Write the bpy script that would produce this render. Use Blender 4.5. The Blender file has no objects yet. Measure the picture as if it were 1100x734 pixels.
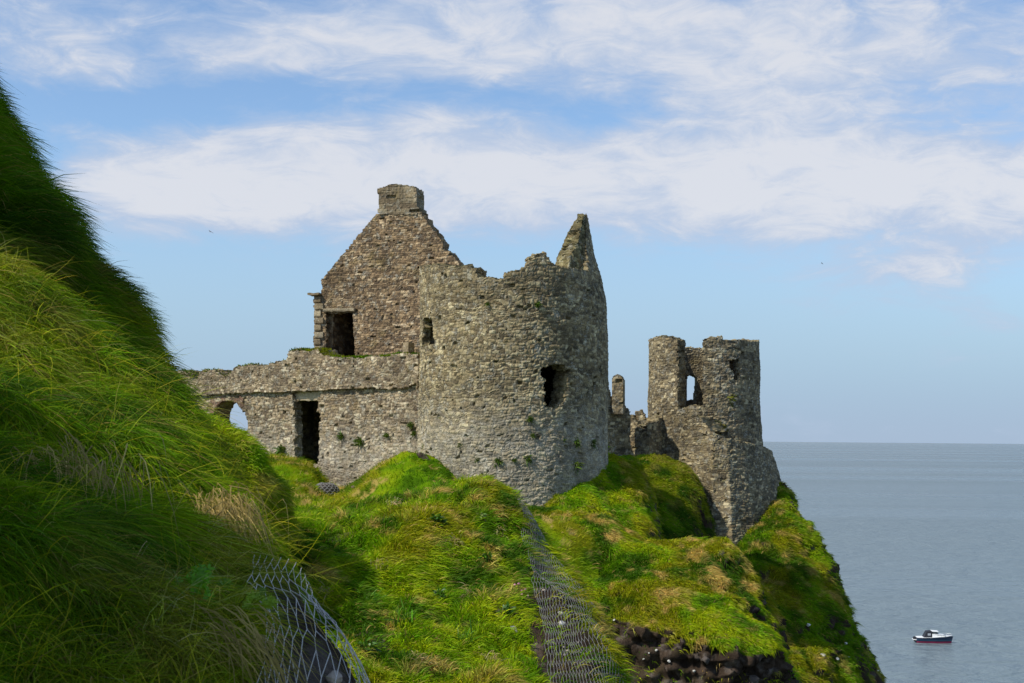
import bpy, math
import numpy as np
from mathutils import Matrix, Vector

S = bpy.context.scene
COL = S.collection
R = math.radians
rng = np.random.default_rng(7)

# ------------------------------------------------------------------ camera
EYE = np.array([0.0, 0.0, 36.0])
FPX = 1500.0
PITCH, ROLL = R(3.99), R(0.49)
cam = bpy.data.cameras.new('camera')
cam.sensor_width = 36.0
cam.lens = 36.0 * FPX / 1100.0
cam.clip_start, cam.clip_end = 0.1, 200000.0
cam.dof.use_dof = True
cam.dof.focus_distance = 55.0
cam.dof.aperture_fstop = 13.0
camo = bpy.data.objects.new('camera', cam)
COL.objects.link(camo)
CM = Matrix.Rotation(R(90) + PITCH, 4, 'X') @ Matrix.Rotation(ROLL, 4, 'Z')
camo.matrix_world = Matrix.Translation(Vector(EYE)) @ CM
S.camera = camo
CR = np.array(CM.to_3x3())

# ------------------------------------------------------------------ light
SUN_EL, SUN_AZ = R(46), R(242)          # azimuth clockwise from +Y
TO_SUN = np.array([math.sin(SUN_AZ) * math.cos(SUN_EL), math.cos(SUN_AZ) * math.cos(SUN_EL), math.sin(SUN_EL)])
sun = bpy.data.lights.new('sun', 'SUN')
sun.energy, sun.angle, sun.color = 4.8, R(0.6), (1.0, 0.94, 0.82)
suno = bpy.data.objects.new('sun', sun)
COL.objects.link(suno)
suno.rotation_euler = Vector(TO_SUN).to_track_quat('Z', 'Y').to_euler()
suno.location = (-40, -30, 90)
S.view_settings.view_transform = 'Standard'
S.view_settings.look = 'None'
S.view_settings.gamma = 1.0
S.view_settings.use_curve_mapping = False
S.view_settings.exposure = 0.0
S.cycles.use_denoising = True
S.cycles.max_bounces = 6
S.cycles.diffuse_bounces = 3
S.cycles.transmission_bounces = 3


class NT:
    """small helper for writing node graphs"""
    def __init__(s, tree):
        s.t = tree
        s.n = tree.nodes
        s.l = tree.links

    def put(s, sock, v):
        if v is None:
            return
        if isinstance(v, bpy.types.NodeSocket):
            s.l.new(v, sock)
        elif isinstance(v, (tuple, list)) and len(v) == 3 and sock.type == 'RGBA':
            sock.default_value = (*v, 1)
        else:
            sock.default_value = v

    def math(s, op, a, b=None, c=None, clamp=False):
        n = s.n.new('ShaderNodeMath')
        n.operation = op
        n.use_clamp = clamp
        for i, v in enumerate((a, b, c)):
            if v is not None:
                s.put(n.inputs[i], v)
        return n.outputs[0]

    def mix(s, f, a, b, mode='MIX'):
        n = s.n.new('ShaderNodeMix')
        n.data_type = 'RGBA'
        n.blend_type = mode
        s.put(n.inputs[0], f)
        s.put(n.inputs[6], a)
        s.put(n.inputs[7], b)
        return n.outputs[2]

    def noise(s, vec, scale, detail=4, rough=0.55, dist=0.0, out=0):
        n = s.n.new('ShaderNodeTexNoise')
        s.put(n.inputs['Vector'], vec)
        n.inputs['Scale'].default_value = scale
        n.inputs['Detail'].default_value = detail
        n.inputs['Roughness'].default_value = rough
        n.inputs['Distortion'].default_value = dist
        return n.outputs[out]

    def smooth(s, v, a, b, lo=0.0, hi=1.0):
        n = s.n.new('ShaderNodeMapRange')
        n.interpolation_type = 'SMOOTHSTEP'
        s.put(n.inputs[0], v)
        n.inputs[1].default_value, n.inputs[2].default_value = a, b
        n.inputs[3].default_value, n.inputs[4].default_value = lo, hi
        return n.outputs[0]

    def attr(s, name):
        n = s.n.new('ShaderNodeAttribute')
        n.attribute_name = name
        return n

    def comb(s, x, y, z):
        n = s.n.new('ShaderNodeCombineXYZ')
        for i, v in enumerate((x, y, z)):
            s.put(n.inputs[i], v)
        return n.outputs[0]

    def sep(s, v):
        n = s.n.new('ShaderNodeSeparateXYZ')
        s.put(n.inputs[0], v)
        return n.outputs

    def ramp(s, f, stops):
        n = s.n.new('ShaderNodeValToRGB')
        s.put(n.inputs[0], f)
        e = n.color_ramp.elements
        while len(e) < len(stops):
            e.new(0.5)
        for i, (p, c) in enumerate(stops):
            e[i].position = p
            e[i].color = (*c, 1)
        return n.outputs[0]

    def bump(s, h, strength, dist, normal=None):
        n = s.n.new('ShaderNodeBump')
        n.inputs['Strength'].default_value = strength
        n.inputs['Distance'].default_value = dist
        s.put(n.inputs['Height'], h)
        if normal is not None:
            s.put(n.inputs['Normal'], normal)
        return n.outputs[0]


# ------------------------------------------------------------------ world: sky and clouds by direction
W = bpy.data.worlds.new('World')
S.world = W
W.use_nodes = True
w = NT(W.node_tree)
bg = w.n['Background']
bg.inputs[1].default_value = 0.15
sky = w.n.new('ShaderNodeTexSky')
sky.sky_type = 'NISHITA'
sky.sun_disc = False
sky.sun_elevation, sky.sun_rotation = SUN_EL, SUN_AZ
sky.air_density, sky.dust_density, sky.ozone_density = 1.0, 0.6, 2.0
tc = w.n.new('ShaderNodeTexCoord')
dx, dy, dz = w.sep(tc.outputs['Generated'])
dys = w.math('MAXIMUM', dy, 0.05)
az = w.math('DIVIDE', dx, dys)            # tangent of azimuth from the +Y axis
el = w.math('DIVIDE', dz, dys)            # tangent of elevation
elx = w.math('ADD', w.math('ABSOLUTE', dz), 0.16)
plane = w.comb(w.math('ARCTAN2', dx, dy), w.math('MULTIPLY', w.math('ARCSINE', dz), 2.1), 0.0)
wv = w.noise(plane, 5.0, 3, 0.5, 0.0, 1)
vadd = w.n.new('ShaderNodeVectorMath'); vadd.operation = 'MULTIPLY_ADD'
w.put(vadd.inputs[0], wv); vadd.inputs[1].default_value = (0.10, 0.07, 0); w.put(vadd.inputs[2], plane)
nz1 = w.noise(vadd.outputs[0], 6.5, 9, 0.6, 0.3)
shf = w.n.new('ShaderNodeVectorMath'); shf.operation = 'MULTIPLY_ADD'
w.put(shf.inputs[0], vadd.outputs[0]); shf.inputs[1].default_value = (1.0, 1.35, 1); shf.inputs[2].default_value = (3.1, 7.7, 0)
nz2 = w.noise(shf.outputs[0], 19.0, 8, 0.66, 0.5)
FLOOR = 474.0


def blob(px, py, sx, sy, amp, tilt=0.0):
    """a soft patch of cloud at a direction of the sky"""
    a0, e0 = (px - 550) / FPX, (FLOOR - py) / FPX
    da = w.math('SUBTRACT', az, a0)
    de = w.math('SUBTRACT', el, e0)
    de = w.math('MULTIPLY_ADD', da, -tilt, de)
    qa = w.math('POWER', w.math('ABSOLUTE', w.math('DIVIDE', da, sx / FPX)), 2.0)
    qe = w.math('POWER', w.math('ABSOLUTE', w.math('DIVIDE', de, sy / FPX)), 2.0)
    return w.math('MULTIPLY', w.math('EXPONENT', w.math('MULTIPLY', w.math('ADD', qa, qe), -1.0)), amp)


dens = None
for b in [(60, 30, 420, 52, .42), (500, 35, 300, 62, .38, .06), (930, 60, 440, 85, .85, -.05), (330, 172, 240, 52, .85, .06),
          (190, 215, 150, 40, .7), (620, 200, 330, 46, .72, .04), (900, 180, 320, 48, .6, -.02), (1060, 205, 190, 42, .7, .05),
          (980, 285, 90, 16, .30, .1), (1010, 262, 190, 40, .3, .05), (225, 344, 16, 5, .5), (560, 235, 300, 30, .3), (800, 120, 150, 20, .12),
          (130, 120, 170, 22, -.34), (620, 115, 260, 20, -.34, -.1), (330, 100, 200, 22, -.12), (50, 330, 300, 50, -.2)]:
    v = blob(*b)
    dens = v if dens is None else w.math('ADD', dens, v)
t = w.math('MULTIPLY_ADD', w.math('SUBTRACT', nz1, 0.5), 1.9, w.math('MULTIPLY', dens, 1.0))
t = w.math('MULTIPLY_ADD', w.math('SUBTRACT', nz2, 0.5), 1.0, t)
high = w.smooth(el, 0.35, 0.8, 0.0, 0.18)
t = w.math('ADD', t, high)
cover = w.smooth(t, 0.0, 0.72, 0.0, 0.93)
bright = w.smooth(w.math('MULTIPLY_ADD', w.math('SUBTRACT', nz2, 0.5), 1.6, t), 0.3, 1.3)
# base of the sky: Nishita, a little bluer, paling to a lavender haze at the horizon
sk = w.mix(1.0, sky.outputs[0], (0.90, 0.99, 1.08), 'MULTIPLY')
hz = w.smooth(el, 0.0, 0.23, 0.97, 0.0)
sk = w.mix(hz, sk, w.mix(w.smooth(el, -0.02, 0.06), (2.62, 3.32, 4.35), (2.38, 3.42, 4.62)))
cl = w.mix(bright, (3.3, 3.92, 5.05), (4.9, 5.02, 5.4))
w.put(bg.inputs[0], w.mix(cover, sk, cl))


# ------------------------------------------------------------------ helpers
def ray(px, py):
    d = CR @ np.array([(px - 550) / FPX, -(py - 367) / FPX, -1.0])
    return d


def at(px, py, Y):
    """the world point of a photo position at depth Y"""
    d = ray(px, py)
    return EYE + d * (Y / d[1])


def hash3(ix, iy, iz, seed):
    h = (ix.astype(np.uint32) * np.uint32(374761393) + iy.astype(np.uint32) * np.uint32(668265263)
         + iz.astype(np.uint32) * np.uint32(2147483647) + np.uint32((seed * 974711 + 12345) & 0xffffffff))
    h = (h ^ (h >> np.uint32(13))) * np.uint32(1274126177)
    h = (h ^ (h >> np.uint32(16))) * np.uint32(2246822519)
    h = h ^ (h >> np.uint32(15))
    return (h & np.uint32(0xffffff)).astype(np.float32) / float(0xffffff)


def vnoise(p, seed=0):
    p = np.asarray(p, np.float32)
    f = np.floor(p)
    i = f.astype(np.int64)
    u = p - f
    u = u * u * u * (u * (u * 6 - 15) + 10)
    out = 0
    for a in (0, 1):
        wa = u[:, 0] if a else 1 - u[:, 0]
        for b in (0, 1):
            wb = u[:, 1] if b else 1 - u[:, 1]
            for c in (0, 1):
                wc = u[:, 2] if c else 1 - u[:, 2]
                out = out + wa * wb * wc * hash3(i[:, 0] + a, i[:, 1] + b, i[:, 2] + c, seed)
    return out * 2 - 1


def fbm(p, seed=0, octv=4, gain=0.5, lac=2.03):
    p = np.asarray(p, np.float32)
    s, a, tot = 0, 1.0, 0
    for k in range(octv):
        s = s + a * vnoise(p * (lac ** k) + 17.3 * k, seed + k)
        tot += a
        a *= gain
    return s / tot * 1.5


def sstep(x, a, b):
    t = np.clip((x - a) / (b - a), 0, 1)
    return t * t * (3 - 2 * t)


def make_mesh(name, V, F, mat=None, parent=None, attrs=None, smooth=True, tris=None, loc=None):
    """V (n,3); F (m,4) quads; tris (k,3) -> one mesh object"""
    V = np.asarray(V, np.float32)
    if loc is not None:
        V = V - np.asarray(loc, np.float32)
    me = bpy.data.meshes.new(name)
    nq = 0 if F is None else len(F)
    nt = 0 if tris is None else len(tris)
    me.vertices.add(len(V))
    me.vertices.foreach_set('co', V.ravel())
    parts, starts, tot = [], [], []
    if nq:
        parts.append(np.asarray(F, np.int32).ravel()); tot.append(np.full(nq, 4, np.int32))
    if nt:
        parts.append(np.asarray(tris, np.int32).ravel()); tot.append(np.full(nt, 3, np.int32))
    loops = np.concatenate(parts)
    tot = np.concatenate(tot)
    st = np.zeros(len(tot), np.int32)
    st[1:] = np.cumsum(tot)[:-1]
    me.loops.add(len(loops))
    me.loops.foreach_set('vertex_index', loops)
    me.polygons.add(len(tot))
    me.polygons.foreach_set('loop_start', st)
    me.polygons.foreach_set('use_smooth', np.full(len(tot), smooth, bool))
    me.update(calc_edges=True)
    me.validate()
    for k, c in (attrs or {}).items():
        at_ = me.attributes.new(k, 'FLOAT_COLOR', 'POINT')
        c4 = np.ones((len(V), 4), np.float32)
        c4[:, :3] = c
        at_.data.foreach_set('color', c4.ravel())
    if mat is not None:
        me.materials.append(mat)
    o = bpy.data.objects.new(name, me)
    COL.objects.link(o)
    if parent is not None:
        o.parent = parent
    elif loc is not None:
        o.location = loc
    return o


def empty(name, loc, label, cat, group=None):
    o = bpy.data.objects.new(name, None)
    o.location = loc
    o.empty_display_size = 0.3
    COL.objects.link(o)
    tag(o, label, cat, group)
    return o


def tag(o, label, cat, group=None, kind=None):
    o['label'] = label
    o['category'] = cat
    if group:
        o['group'] = group
    if kind:
        o['kind'] = kind
    return o


def structure(o):
    o['kind'] = 'structure'
    return o


def principled(name):
    m = bpy.data.materials.new(name)
    m.use_nodes = True
    t = NT(m.node_tree)
    b = t.n['Principled BSDF']
    return m, t, b


def plain(name, col, rough=0.6, metal=0.0, var=0.12):
    m, t, b = principled(name)
    tcn = t.n.new('ShaderNodeTexCoord')
    n = t.noise(tcn.outputs['Object'], 6.0, 4)
    c = t.mix(1.0, col, t.ramp(n, [(0.3, (1 - var,) * 3), (0.7, (1 + var,) * 3)]), 'MULTIPLY')
    t.put(b.inputs['Base Color'], c)
    b.inputs['Roughness'].default_value = rough
    b.inputs['Metallic'].default_value = metal
    return m


# ------------------------------------------------------------------ materials
def stone_material(name, stops, mortar, pale=0.0, pale_z=(38.0, 35.0), ochre=0.35, moss=0.5, dark=0.0):
    """rubble masonry: colour of each stone and the joints from the mesh, weathering from noise"""
    m, t, b = principled(name)
    a = t.attr('stone')
    r1, jt, r2 = t.sep(a.outputs['Vector'])
    geo = t.n.new('ShaderNodeNewGeometry')
    pos = geo.outputs['Position']
    n_big = t.noise(pos, 0.55, 5, 0.6)
    n_mid = t.noise(pos, 3.2, 6, 0.62)
    n_fine = t.noise(pos, 17.0, 5, 0.7)
    c = t.ramp(r1, stops)
    c = t.mix(t.math('MULTIPLY', t.smooth(r2, 0.72, 0.95), ochre), c, (0.27, 0.185, 0.09))
    c = t.mix(t.math('MULTIPLY', jt, t.smooth(n_mid, 0.35, 0.6, 0.25, 0.8)), c, mortar)
    # lichen: pale grey crusts, ochre crusts
    lich = t.math('MULTIPLY', t.smooth(t.math('MULTIPLY_ADD', t.math('SUBTRACT', n_fine, 0.5), 0.5, n_mid), 0.54, 0.68), 0.55)
    c = t.mix(lich, c, (0.36, 0.35, 0.29))
    och = t.math('MULTIPLY', t.smooth(t.noise(pos, 1.3, 5, 0.65), 0.55, 0.7), 0.4)
    c = t.mix(och, c, (0.24, 0.18, 0.07))
    if pale:
        z = t.sep(pos)[2]
        zz = t.math('MULTIPLY_ADD', t.math('SUBTRACT', n_big, 0.5), 3.0, z)
        pm = t.smooth(zz, pale_z[1], pale_z[0], pale, 0.0)
        pm = t.math('MULTIPLY', pm, t.smooth(n_mid, 0.3, 0.62, 0.35, 1.0))
        c = t.mix(pm, c, (0.42, 0.39, 0.32))
    mod = t.math('MULTIPLY', t.smooth(n_fine, 0.25, 0.75, 0.5, 1.5), t.smooth(n_big, 0.3, 0.7, 0.72, 1.22))
    c = t.mix(1.0, c, t.comb(mod, mod, mod), 'MULTIPLY')
    # moss and turf on ledges
    nz = t.sep(geo.outputs['True Normal'])[2]
    ms = t.math('MULTIPLY', t.smooth(nz, 0.45, 0.8), t.smooth(n_mid, 0.38, 0.6, 0.15, 1.0))
    c = t.mix(t.math('MULTIPLY', ms, moss), c, (0.085, 0.09, 0.018))
    if dark:
        c = t.mix(dark, c, (0.03, 0.028, 0.024))
    t.put(b.inputs['Base Color'], c)
    b.inputs['Roughness'].default_value = 0.92
    b.inputs['Specular IOR Level'].default_value = 0.15
    h = t.math('MULTIPLY_ADD', n_fine, 0.6, t.noise(pos, 45.0, 3, 0.6))
    t.put(b.inputs['Normal'], t.bump(h, 0.8, 0.02))
    return m


def warm(st, m):
    return [(p, tuple(a * b for a, b in zip(c, m))) for p, c in st]


ST_TOWER = [(0.0, (0.060, 0.052, 0.040)), (0.3, (0.125, 0.105, 0.075)), (0.55, (0.195, 0.165, 0.115)), (0.8, (0.255, 0.222, 0.158)), (1.0, (0.36, 0.33, 0.255))]
ST_GABLE = [(0.0, (0.058, 0.044, 0.033)), (0.3, (0.115, 0.083, 0.055)), (0.55, (0.165, 0.120, 0.078)), (0.8, (0.22, 0.165, 0.105)), (1.0, (0.36, 0.30, 0.22))]
ST_WALL = [(0.0, (0.080, 0.062, 0.048)), (0.3, (0.150, 0.118, 0.085)), (0.55, (0.225, 0.182, 0.130)), (0.8, (0.30, 0.25, 0.185)), (1.0, (0.45, 0.41, 0.33))]
ST_FAR = [(0.0, (0.060, 0.054, 0.044)), (0.3, (0.115, 0.100, 0.078)), (0.55, (0.175, 0.152, 0.112)), (0.8, (0.24, 0.21, 0.155)), (1.0, (0.42, 0.39, 0.31))]
M_TOWER = stone_material('tower_masonry', warm(ST_TOWER, (1.36, 1.26, 0.98)), (0.125, 0.108, 0.075), pale=0.5, pale_z=(38.6, 35.4), moss=0.8)
M_GABLE = stone_material('gable_masonry', warm(ST_GABLE, (1.5, 1.4, 1.2)), (0.105, 0.080, 0.055), pale=0.0)
M_WALL = stone_material('curtain_masonry', warm(ST_WALL, (1.2, 1.14, 0.98)), (0.125, 0.105, 0.08), pale=0.4, pale_z=(37.4, 35.0))
M_FAR = stone_material('seaward_masonry', warm(ST_FAR, (1.25, 1.15, 0.9)), (0.080, 0.072, 0.058), pale=0.0)
M_QUOIN = stone_material('sandstone_blocks', [(0.0, (0.16, 0.12, 0.075)), (0.5, (0.26, 0.205, 0.125)), (1.0, (0.36, 0.30, 0.20))], (0.09, 0.07, 0.05), moss=0.3)
M_BRICK = stone_material('red_brick', [(0.0, (0.12, 0.075, 0.05)), (0.5, (0.19, 0.105, 0.07)), (1.0, (0.26, 0.17, 0.12))], (0.12, 0.09, 0.07), ochre=0.1, moss=0.2)
M_MOSSY = stone_material('mossy_masonry', warm(ST_TOWER, (0.98, 0.94, 0.66)), (0.085, 0.08, 0.035), moss=0.8, ochre=0.5)


def turf_material():
    m, t, b = principled('turf')
    a = t.attr('col')
    geo = t.n.new('ShaderNodeNewGeometry')
    pos = geo.outputs['Position']
    nf = t.noise(pos, 14.0, 5, 0.7)
    nm = t.noise(pos, 3.0, 5, 0.65)
    c = t.mix(1.0, a.outputs['Color'], t.ramp(nf, [(0.25, (0.55, 0.55, 0.55)), (0.75, (1.4, 1.35, 1.3))]), 'MULTIPLY')
    t.put(b.inputs['Base Color'], c)
    b.inputs['Roughness'].default_value = 0.95
    b.inputs['Specular IOR Level'].default_value = 0.04
    t.put(b.inputs['Normal'], t.bump(t.math('MULTIPLY_ADD', nm, 1.5, nf), 1.0, 0.06))
    return m


def blade_material(name, trans=0.35, rough=0.5, spec=0.3):
    m, t, b = principled(name)
    a = t.attr('col')
    t.put(b.inputs['Base Color'], a.outputs['Color'])
    b.inputs['Roughness'].default_value = rough
    b.inputs['Specular IOR Level'].default_value = spec
    tr = t.n.new('ShaderNodeBsdfTranslucent')
    t.put(tr.inputs['Color'], t.mix(1.0, a.outputs['Color'], (1.15, 1.25, 0.6), 'MULTIPLY'))
    mx = t.n.new('ShaderNodeMixShader')
    mx.inputs[0].default_value = trans
    t.l.new(b.outputs[0], mx.inputs[1])
    t.l.new(tr.outputs[0], mx.inputs[2])
    t.l.new(mx.outputs[0], t.n['Material Output'].inputs[0])
    return m


M_TURF = turf_material()
M_BLADE = blade_material('grass_blade', 0.38, 0.6, 0.12)
M_LEAF = blade_material('leaf_blade', 0.3, 0.45, 0.35)
M_WIRE = plain('galvanised_wire', (0.25, 0.245, 0.235), 0.5, 0.3)
M_PALE = plain('pale_pebble', (0.50, 0.48, 0.43), 0.85, 0, 0.25)


def rock_material():
    m, t, b = principled('dark_basalt')
    geo = t.n.new('ShaderNodeNewGeometry')
    pos = geo.outputs['Position']
    n1 = t.noise(pos, 2.2, 6, 0.65)
    n2 = t.noise(pos, 11.0, 5, 0.7)
    c = t.ramp(n1, [(0.3, (0.035, 0.028, 0.024)), (0.5, (0.085, 0.066, 0.054)), (0.7, (0.16, 0.13, 0.11))])
    c = t.mix(1.0, c, t.ramp(n2, [(0.3, (0.5,) * 3), (0.7, (1.4,) * 3)]), 'MULTIPLY')
    t.put(b.inputs['Base Color'], c)
    b.inputs['Roughness'].default_value = 0.85
    t.put(b.inputs['Normal'], t.bump(n2, 1.0, 0.08))
    return m


M_ROCK = rock_material()


# ------------------------------------------------------------------ sea
def sea():
    m, t, b = principled('sea_water')
    geo = t.n.new('ShaderNodeNewGeometry')
    pos = geo.outputs['Position']
    mp = t.n.new('ShaderNodeMapping')
    mp.inputs['Scale'].default_value = (0.55, 1.0, 1.0)
    t.put(mp.inputs['Vector'], pos)
    mp2 = t.n.new('ShaderNodeMapping')
    mp2.inputs['Scale'].default_value = (0.18, 1.0, 1.0)
    mp2.inputs['Rotation'].default_value = (0, 0, R(4))
    t.put(mp2.inputs['Vector'], pos)
    wind = t.noise(mp2.outputs[0], 0.0030, 4, 0.5)
    streak = t.noise(mp2.outputs[0], 0.03, 4, 0.6)
    h1 = t.noise(mp.outputs[0], 0.42, 5, 0.65)
    h2 = t.noise(mp.outputs[0], 0.14, 4, 0.6, 0.4)
    h = t.math('MULTIPLY_ADD', h2, 2.4, h1)
    c = t.ramp(t.math('MULTIPLY_ADD', t.math('SUBTRACT', streak, 0.5), 0.25, wind),
               [(0.3, (0.118, 0.160, 0.176)), (0.5, (0.145, 0.188, 0.204)), (0.7, (0.170, 0.215, 0.230))])
    t.put(b.inputs['Base Color'], c)
    t.put(b.inputs['Roughness'], t.smooth(wind, 0.35, 0.65, 0.22, 0.38))
    b.inputs['IOR'].default_value = 1.33
    t.put(b.inputs['Normal'], t.bump(h, 1.0, 1.5))
    rad = np.concatenate([[0], np.geomspace(30, 90000, 40)])
    ang = np.linspace(0, 2 * np.pi, 97)[:-1]
    V = [(0, 0, 0)]
    for r_ in rad[1:]:
        for a_ in ang:
            V.append((r_ * math.cos(a_), r_ * math.sin(a_), 0))
    n = len(ang)
    T = [(0, 1 + k, 1 + (k + 1) % n) for k in range(n)]
    Q = [(1 + i * n + k, 1 + (i + 1) * n + k, 1 + (i + 1) * n + (k + 1) % n, 1 + i * n + (k + 1) % n)
         for i in range(len(rad) - 2) for k in range(n)]
    structure(make_mesh('sea', V, Q, m, tris=T))


sea()


# ------------------------------------------------------------------ terrain: lofted slopes
def catmull(C, n, axis):
    C = np.moveaxis(C, axis, 0)
    k = len(C)
    P = np.concatenate([[2 * C[0] - C[1]], C, [2 * C[-1] - C[-2]]])
    s = np.linspace(0, k - 1 - 1e-6, n)
    i = s.astype(int)
    f = (s - i).reshape(-1, *([1] * (C.ndim - 1)))
    a, b, c, d = P[i], P[i + 1], P[i + 2], P[i + 3]
    o = 0.5 * (2 * b + (c - a) * f + (2 * a - 5 * b + 4 * c - d) * f ** 2 + (3 * b - a - 3 * c + d) * f ** 3)
    return np.moveaxis(o, 0, axis)


def grid_normals(P):
    du = np.gradient(P, axis=1)
    dv = np.gradient(P, axis=0)
    N = np.cross(du, dv)
    N /= np.linalg.norm(N, axis=2, keepdims=True) + 1e-9
    return N


def grid_faces(nr, nc):
    i = np.arange(nr - 1)[:, None] * nc + np.arange(nc - 1)[None]
    i = i.ravel()
    return np.stack([i, i + 1, i + nc + 1, i + nc], 1)


GREEN, OLIVE, STRAW, DEEP, SOIL, YEL = [np.array(c) for c in
    ((0.088, 0.185, 0.002), (0.165, 0.178, 0.004), (0.33, 0.25, 0.070), (0.032, 0.082, 0.002), (0.050, 0.036, 0.026), (0.215, 0.265, 0.004))]


def turf_colour(P, seed, scale, olive=0.5, straw=0.25, deep=0.3, yel=0.3, gain=1.0):
    n1 = fbm(P * scale, seed, 4)
    n2 = fbm(P * scale * 2.1 + 5, seed + 11, 4)
    n3 = fbm(P * scale * 4.5 + 9, seed + 23, 4)
    c = np.tile(GREEN, (len(P), 1))

    def mx(c, t, f):
        return c + (t - c) * np.clip(f, 0, 1)[:, None]
    c = mx(c, YEL, yel * sstep(n2, -0.2, 0.5))
    c = mx(c, OLIVE, olive * 2 * sstep(n1, 0.0, 0.45))
    c = mx(c, DEEP, deep * 2 * sstep(-n2, 0.05, 0.5))
    c = mx(c, STRAW, straw * 3 * sstep(n3 + 0.35 * n1, 0.30, 0.75))
    return c * gain


class Slope:
    pass


def loft(name, rows, nr, nc, amp, freq, seed, colargs, soil_z=0.42, octv=5, soilmask=None, rough=0.0, patchy=0.0, crag=0.0):
    C = np.array([[at(*p) for p in r] for r in rows])
    P = catmull(catmull(C, nr, 0), nc, 1)
    N = grid_normals(P)
    if N[..., 2].mean() < 0:
        N = -N
    flat = P.reshape(-1, 3)
    d = fbm(flat * freq, seed, octv) * amp
    if rough:
        r_ = 1 - np.abs(fbm(flat * freq * 1.7, seed + 5, 4))
        d = d + rough * (r_ - 0.6)
    P = P + N * d.reshape(nr, nc, 1)
    N = grid_normals(P)
    if N[..., 2].mean() < 0:
        N = -N
    s = Slope()
    s.P, s.N, s.nr, s.nc = P, N, nr, nc
    s.R, s.C = len(rows), len(rows[0])
    V = P.reshape(-1, 3)
    c = turf_colour(V, seed, *colargs[:1], **colargs[1])
    nz = N[..., 2].ravel() + 0.22 * fbm(V * freq * 3, seed + 40, 3)
    soil = 1 - sstep(nz, soil_z - 0.12, soil_z + 0.1)
    if soilmask is not None:
        rf, cf = np.meshgrid(np.linspace(0, len(rows) - 1, nr), np.linspace(0, len(rows[0]) - 1, nc), indexing='ij')
        soil = np.maximum(soil, soilmask(rf.ravel() + 0.18 * fbm(V * 1.6, seed + 70, 3), cf.ravel() + 0.28 * fbm(V * 1.6, seed + 71, 4)))
    if patchy:
        soil = np.maximum(soil, sstep(fbm(V * 0.85, seed + 80, 4), 0.75 - patchy, 1.0 - patchy) * 0.85)
    s.soil = np.clip(soil, 0, 1)
    k_ = fbm(V * 2.5, seed + 3, 5)
    soilc = SOIL * (0.45 + 0.9 * np.clip(k_ * 0.7 + 0.5, 0, 1))[:, None]
    soilc = soilc + (np.array([0.125, 0.105, 0.09]) - soilc) * (sstep(fbm(V * 4.1, seed + 4, 4), 0.25, 0.7) * 0.7)[:, None]
    if crag:
        q = flat * np.array([1.0, 1.0, 0.55])
        h_ = (1 - np.abs(fbm(q * 1.1, seed + 90, 5))) - 0.55
        h_ = 0.35 * h_ + 0.65 * np.round(h_ * 5) / 5
        st_ = fbm(q * 3.2, seed + 95, 4) * 0.35
        st_ = 0.4 * st_ + 0.6 * np.round(st_ * 7) / 7
        zz = flat[:, 2] * 1.5 + 0.9 * fbm(flat * 0.7, seed + 97, 3)
        led = np.abs((zz % 1.0) - 0.5) * 0.9 - 0.2
        P = P + N * ((0.55 * h_ + st_ + led) * crag * s.soil).reshape(nr, nc, 1)
        N = grid_normals(P)
        if N[..., 2].mean() < 0:
            N = -N
        s.P, s.N = P, N
        V = P.reshape(-1, 3)
    s.col = c
    base = c * 0.75
    vc = base + (soilc - base) * s.soil[:, None]
    s.obj = structure(make_mesh(name, V, grid_faces(nr, nc), M_TURF, attrs={'col': vc}))
    return s


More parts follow.
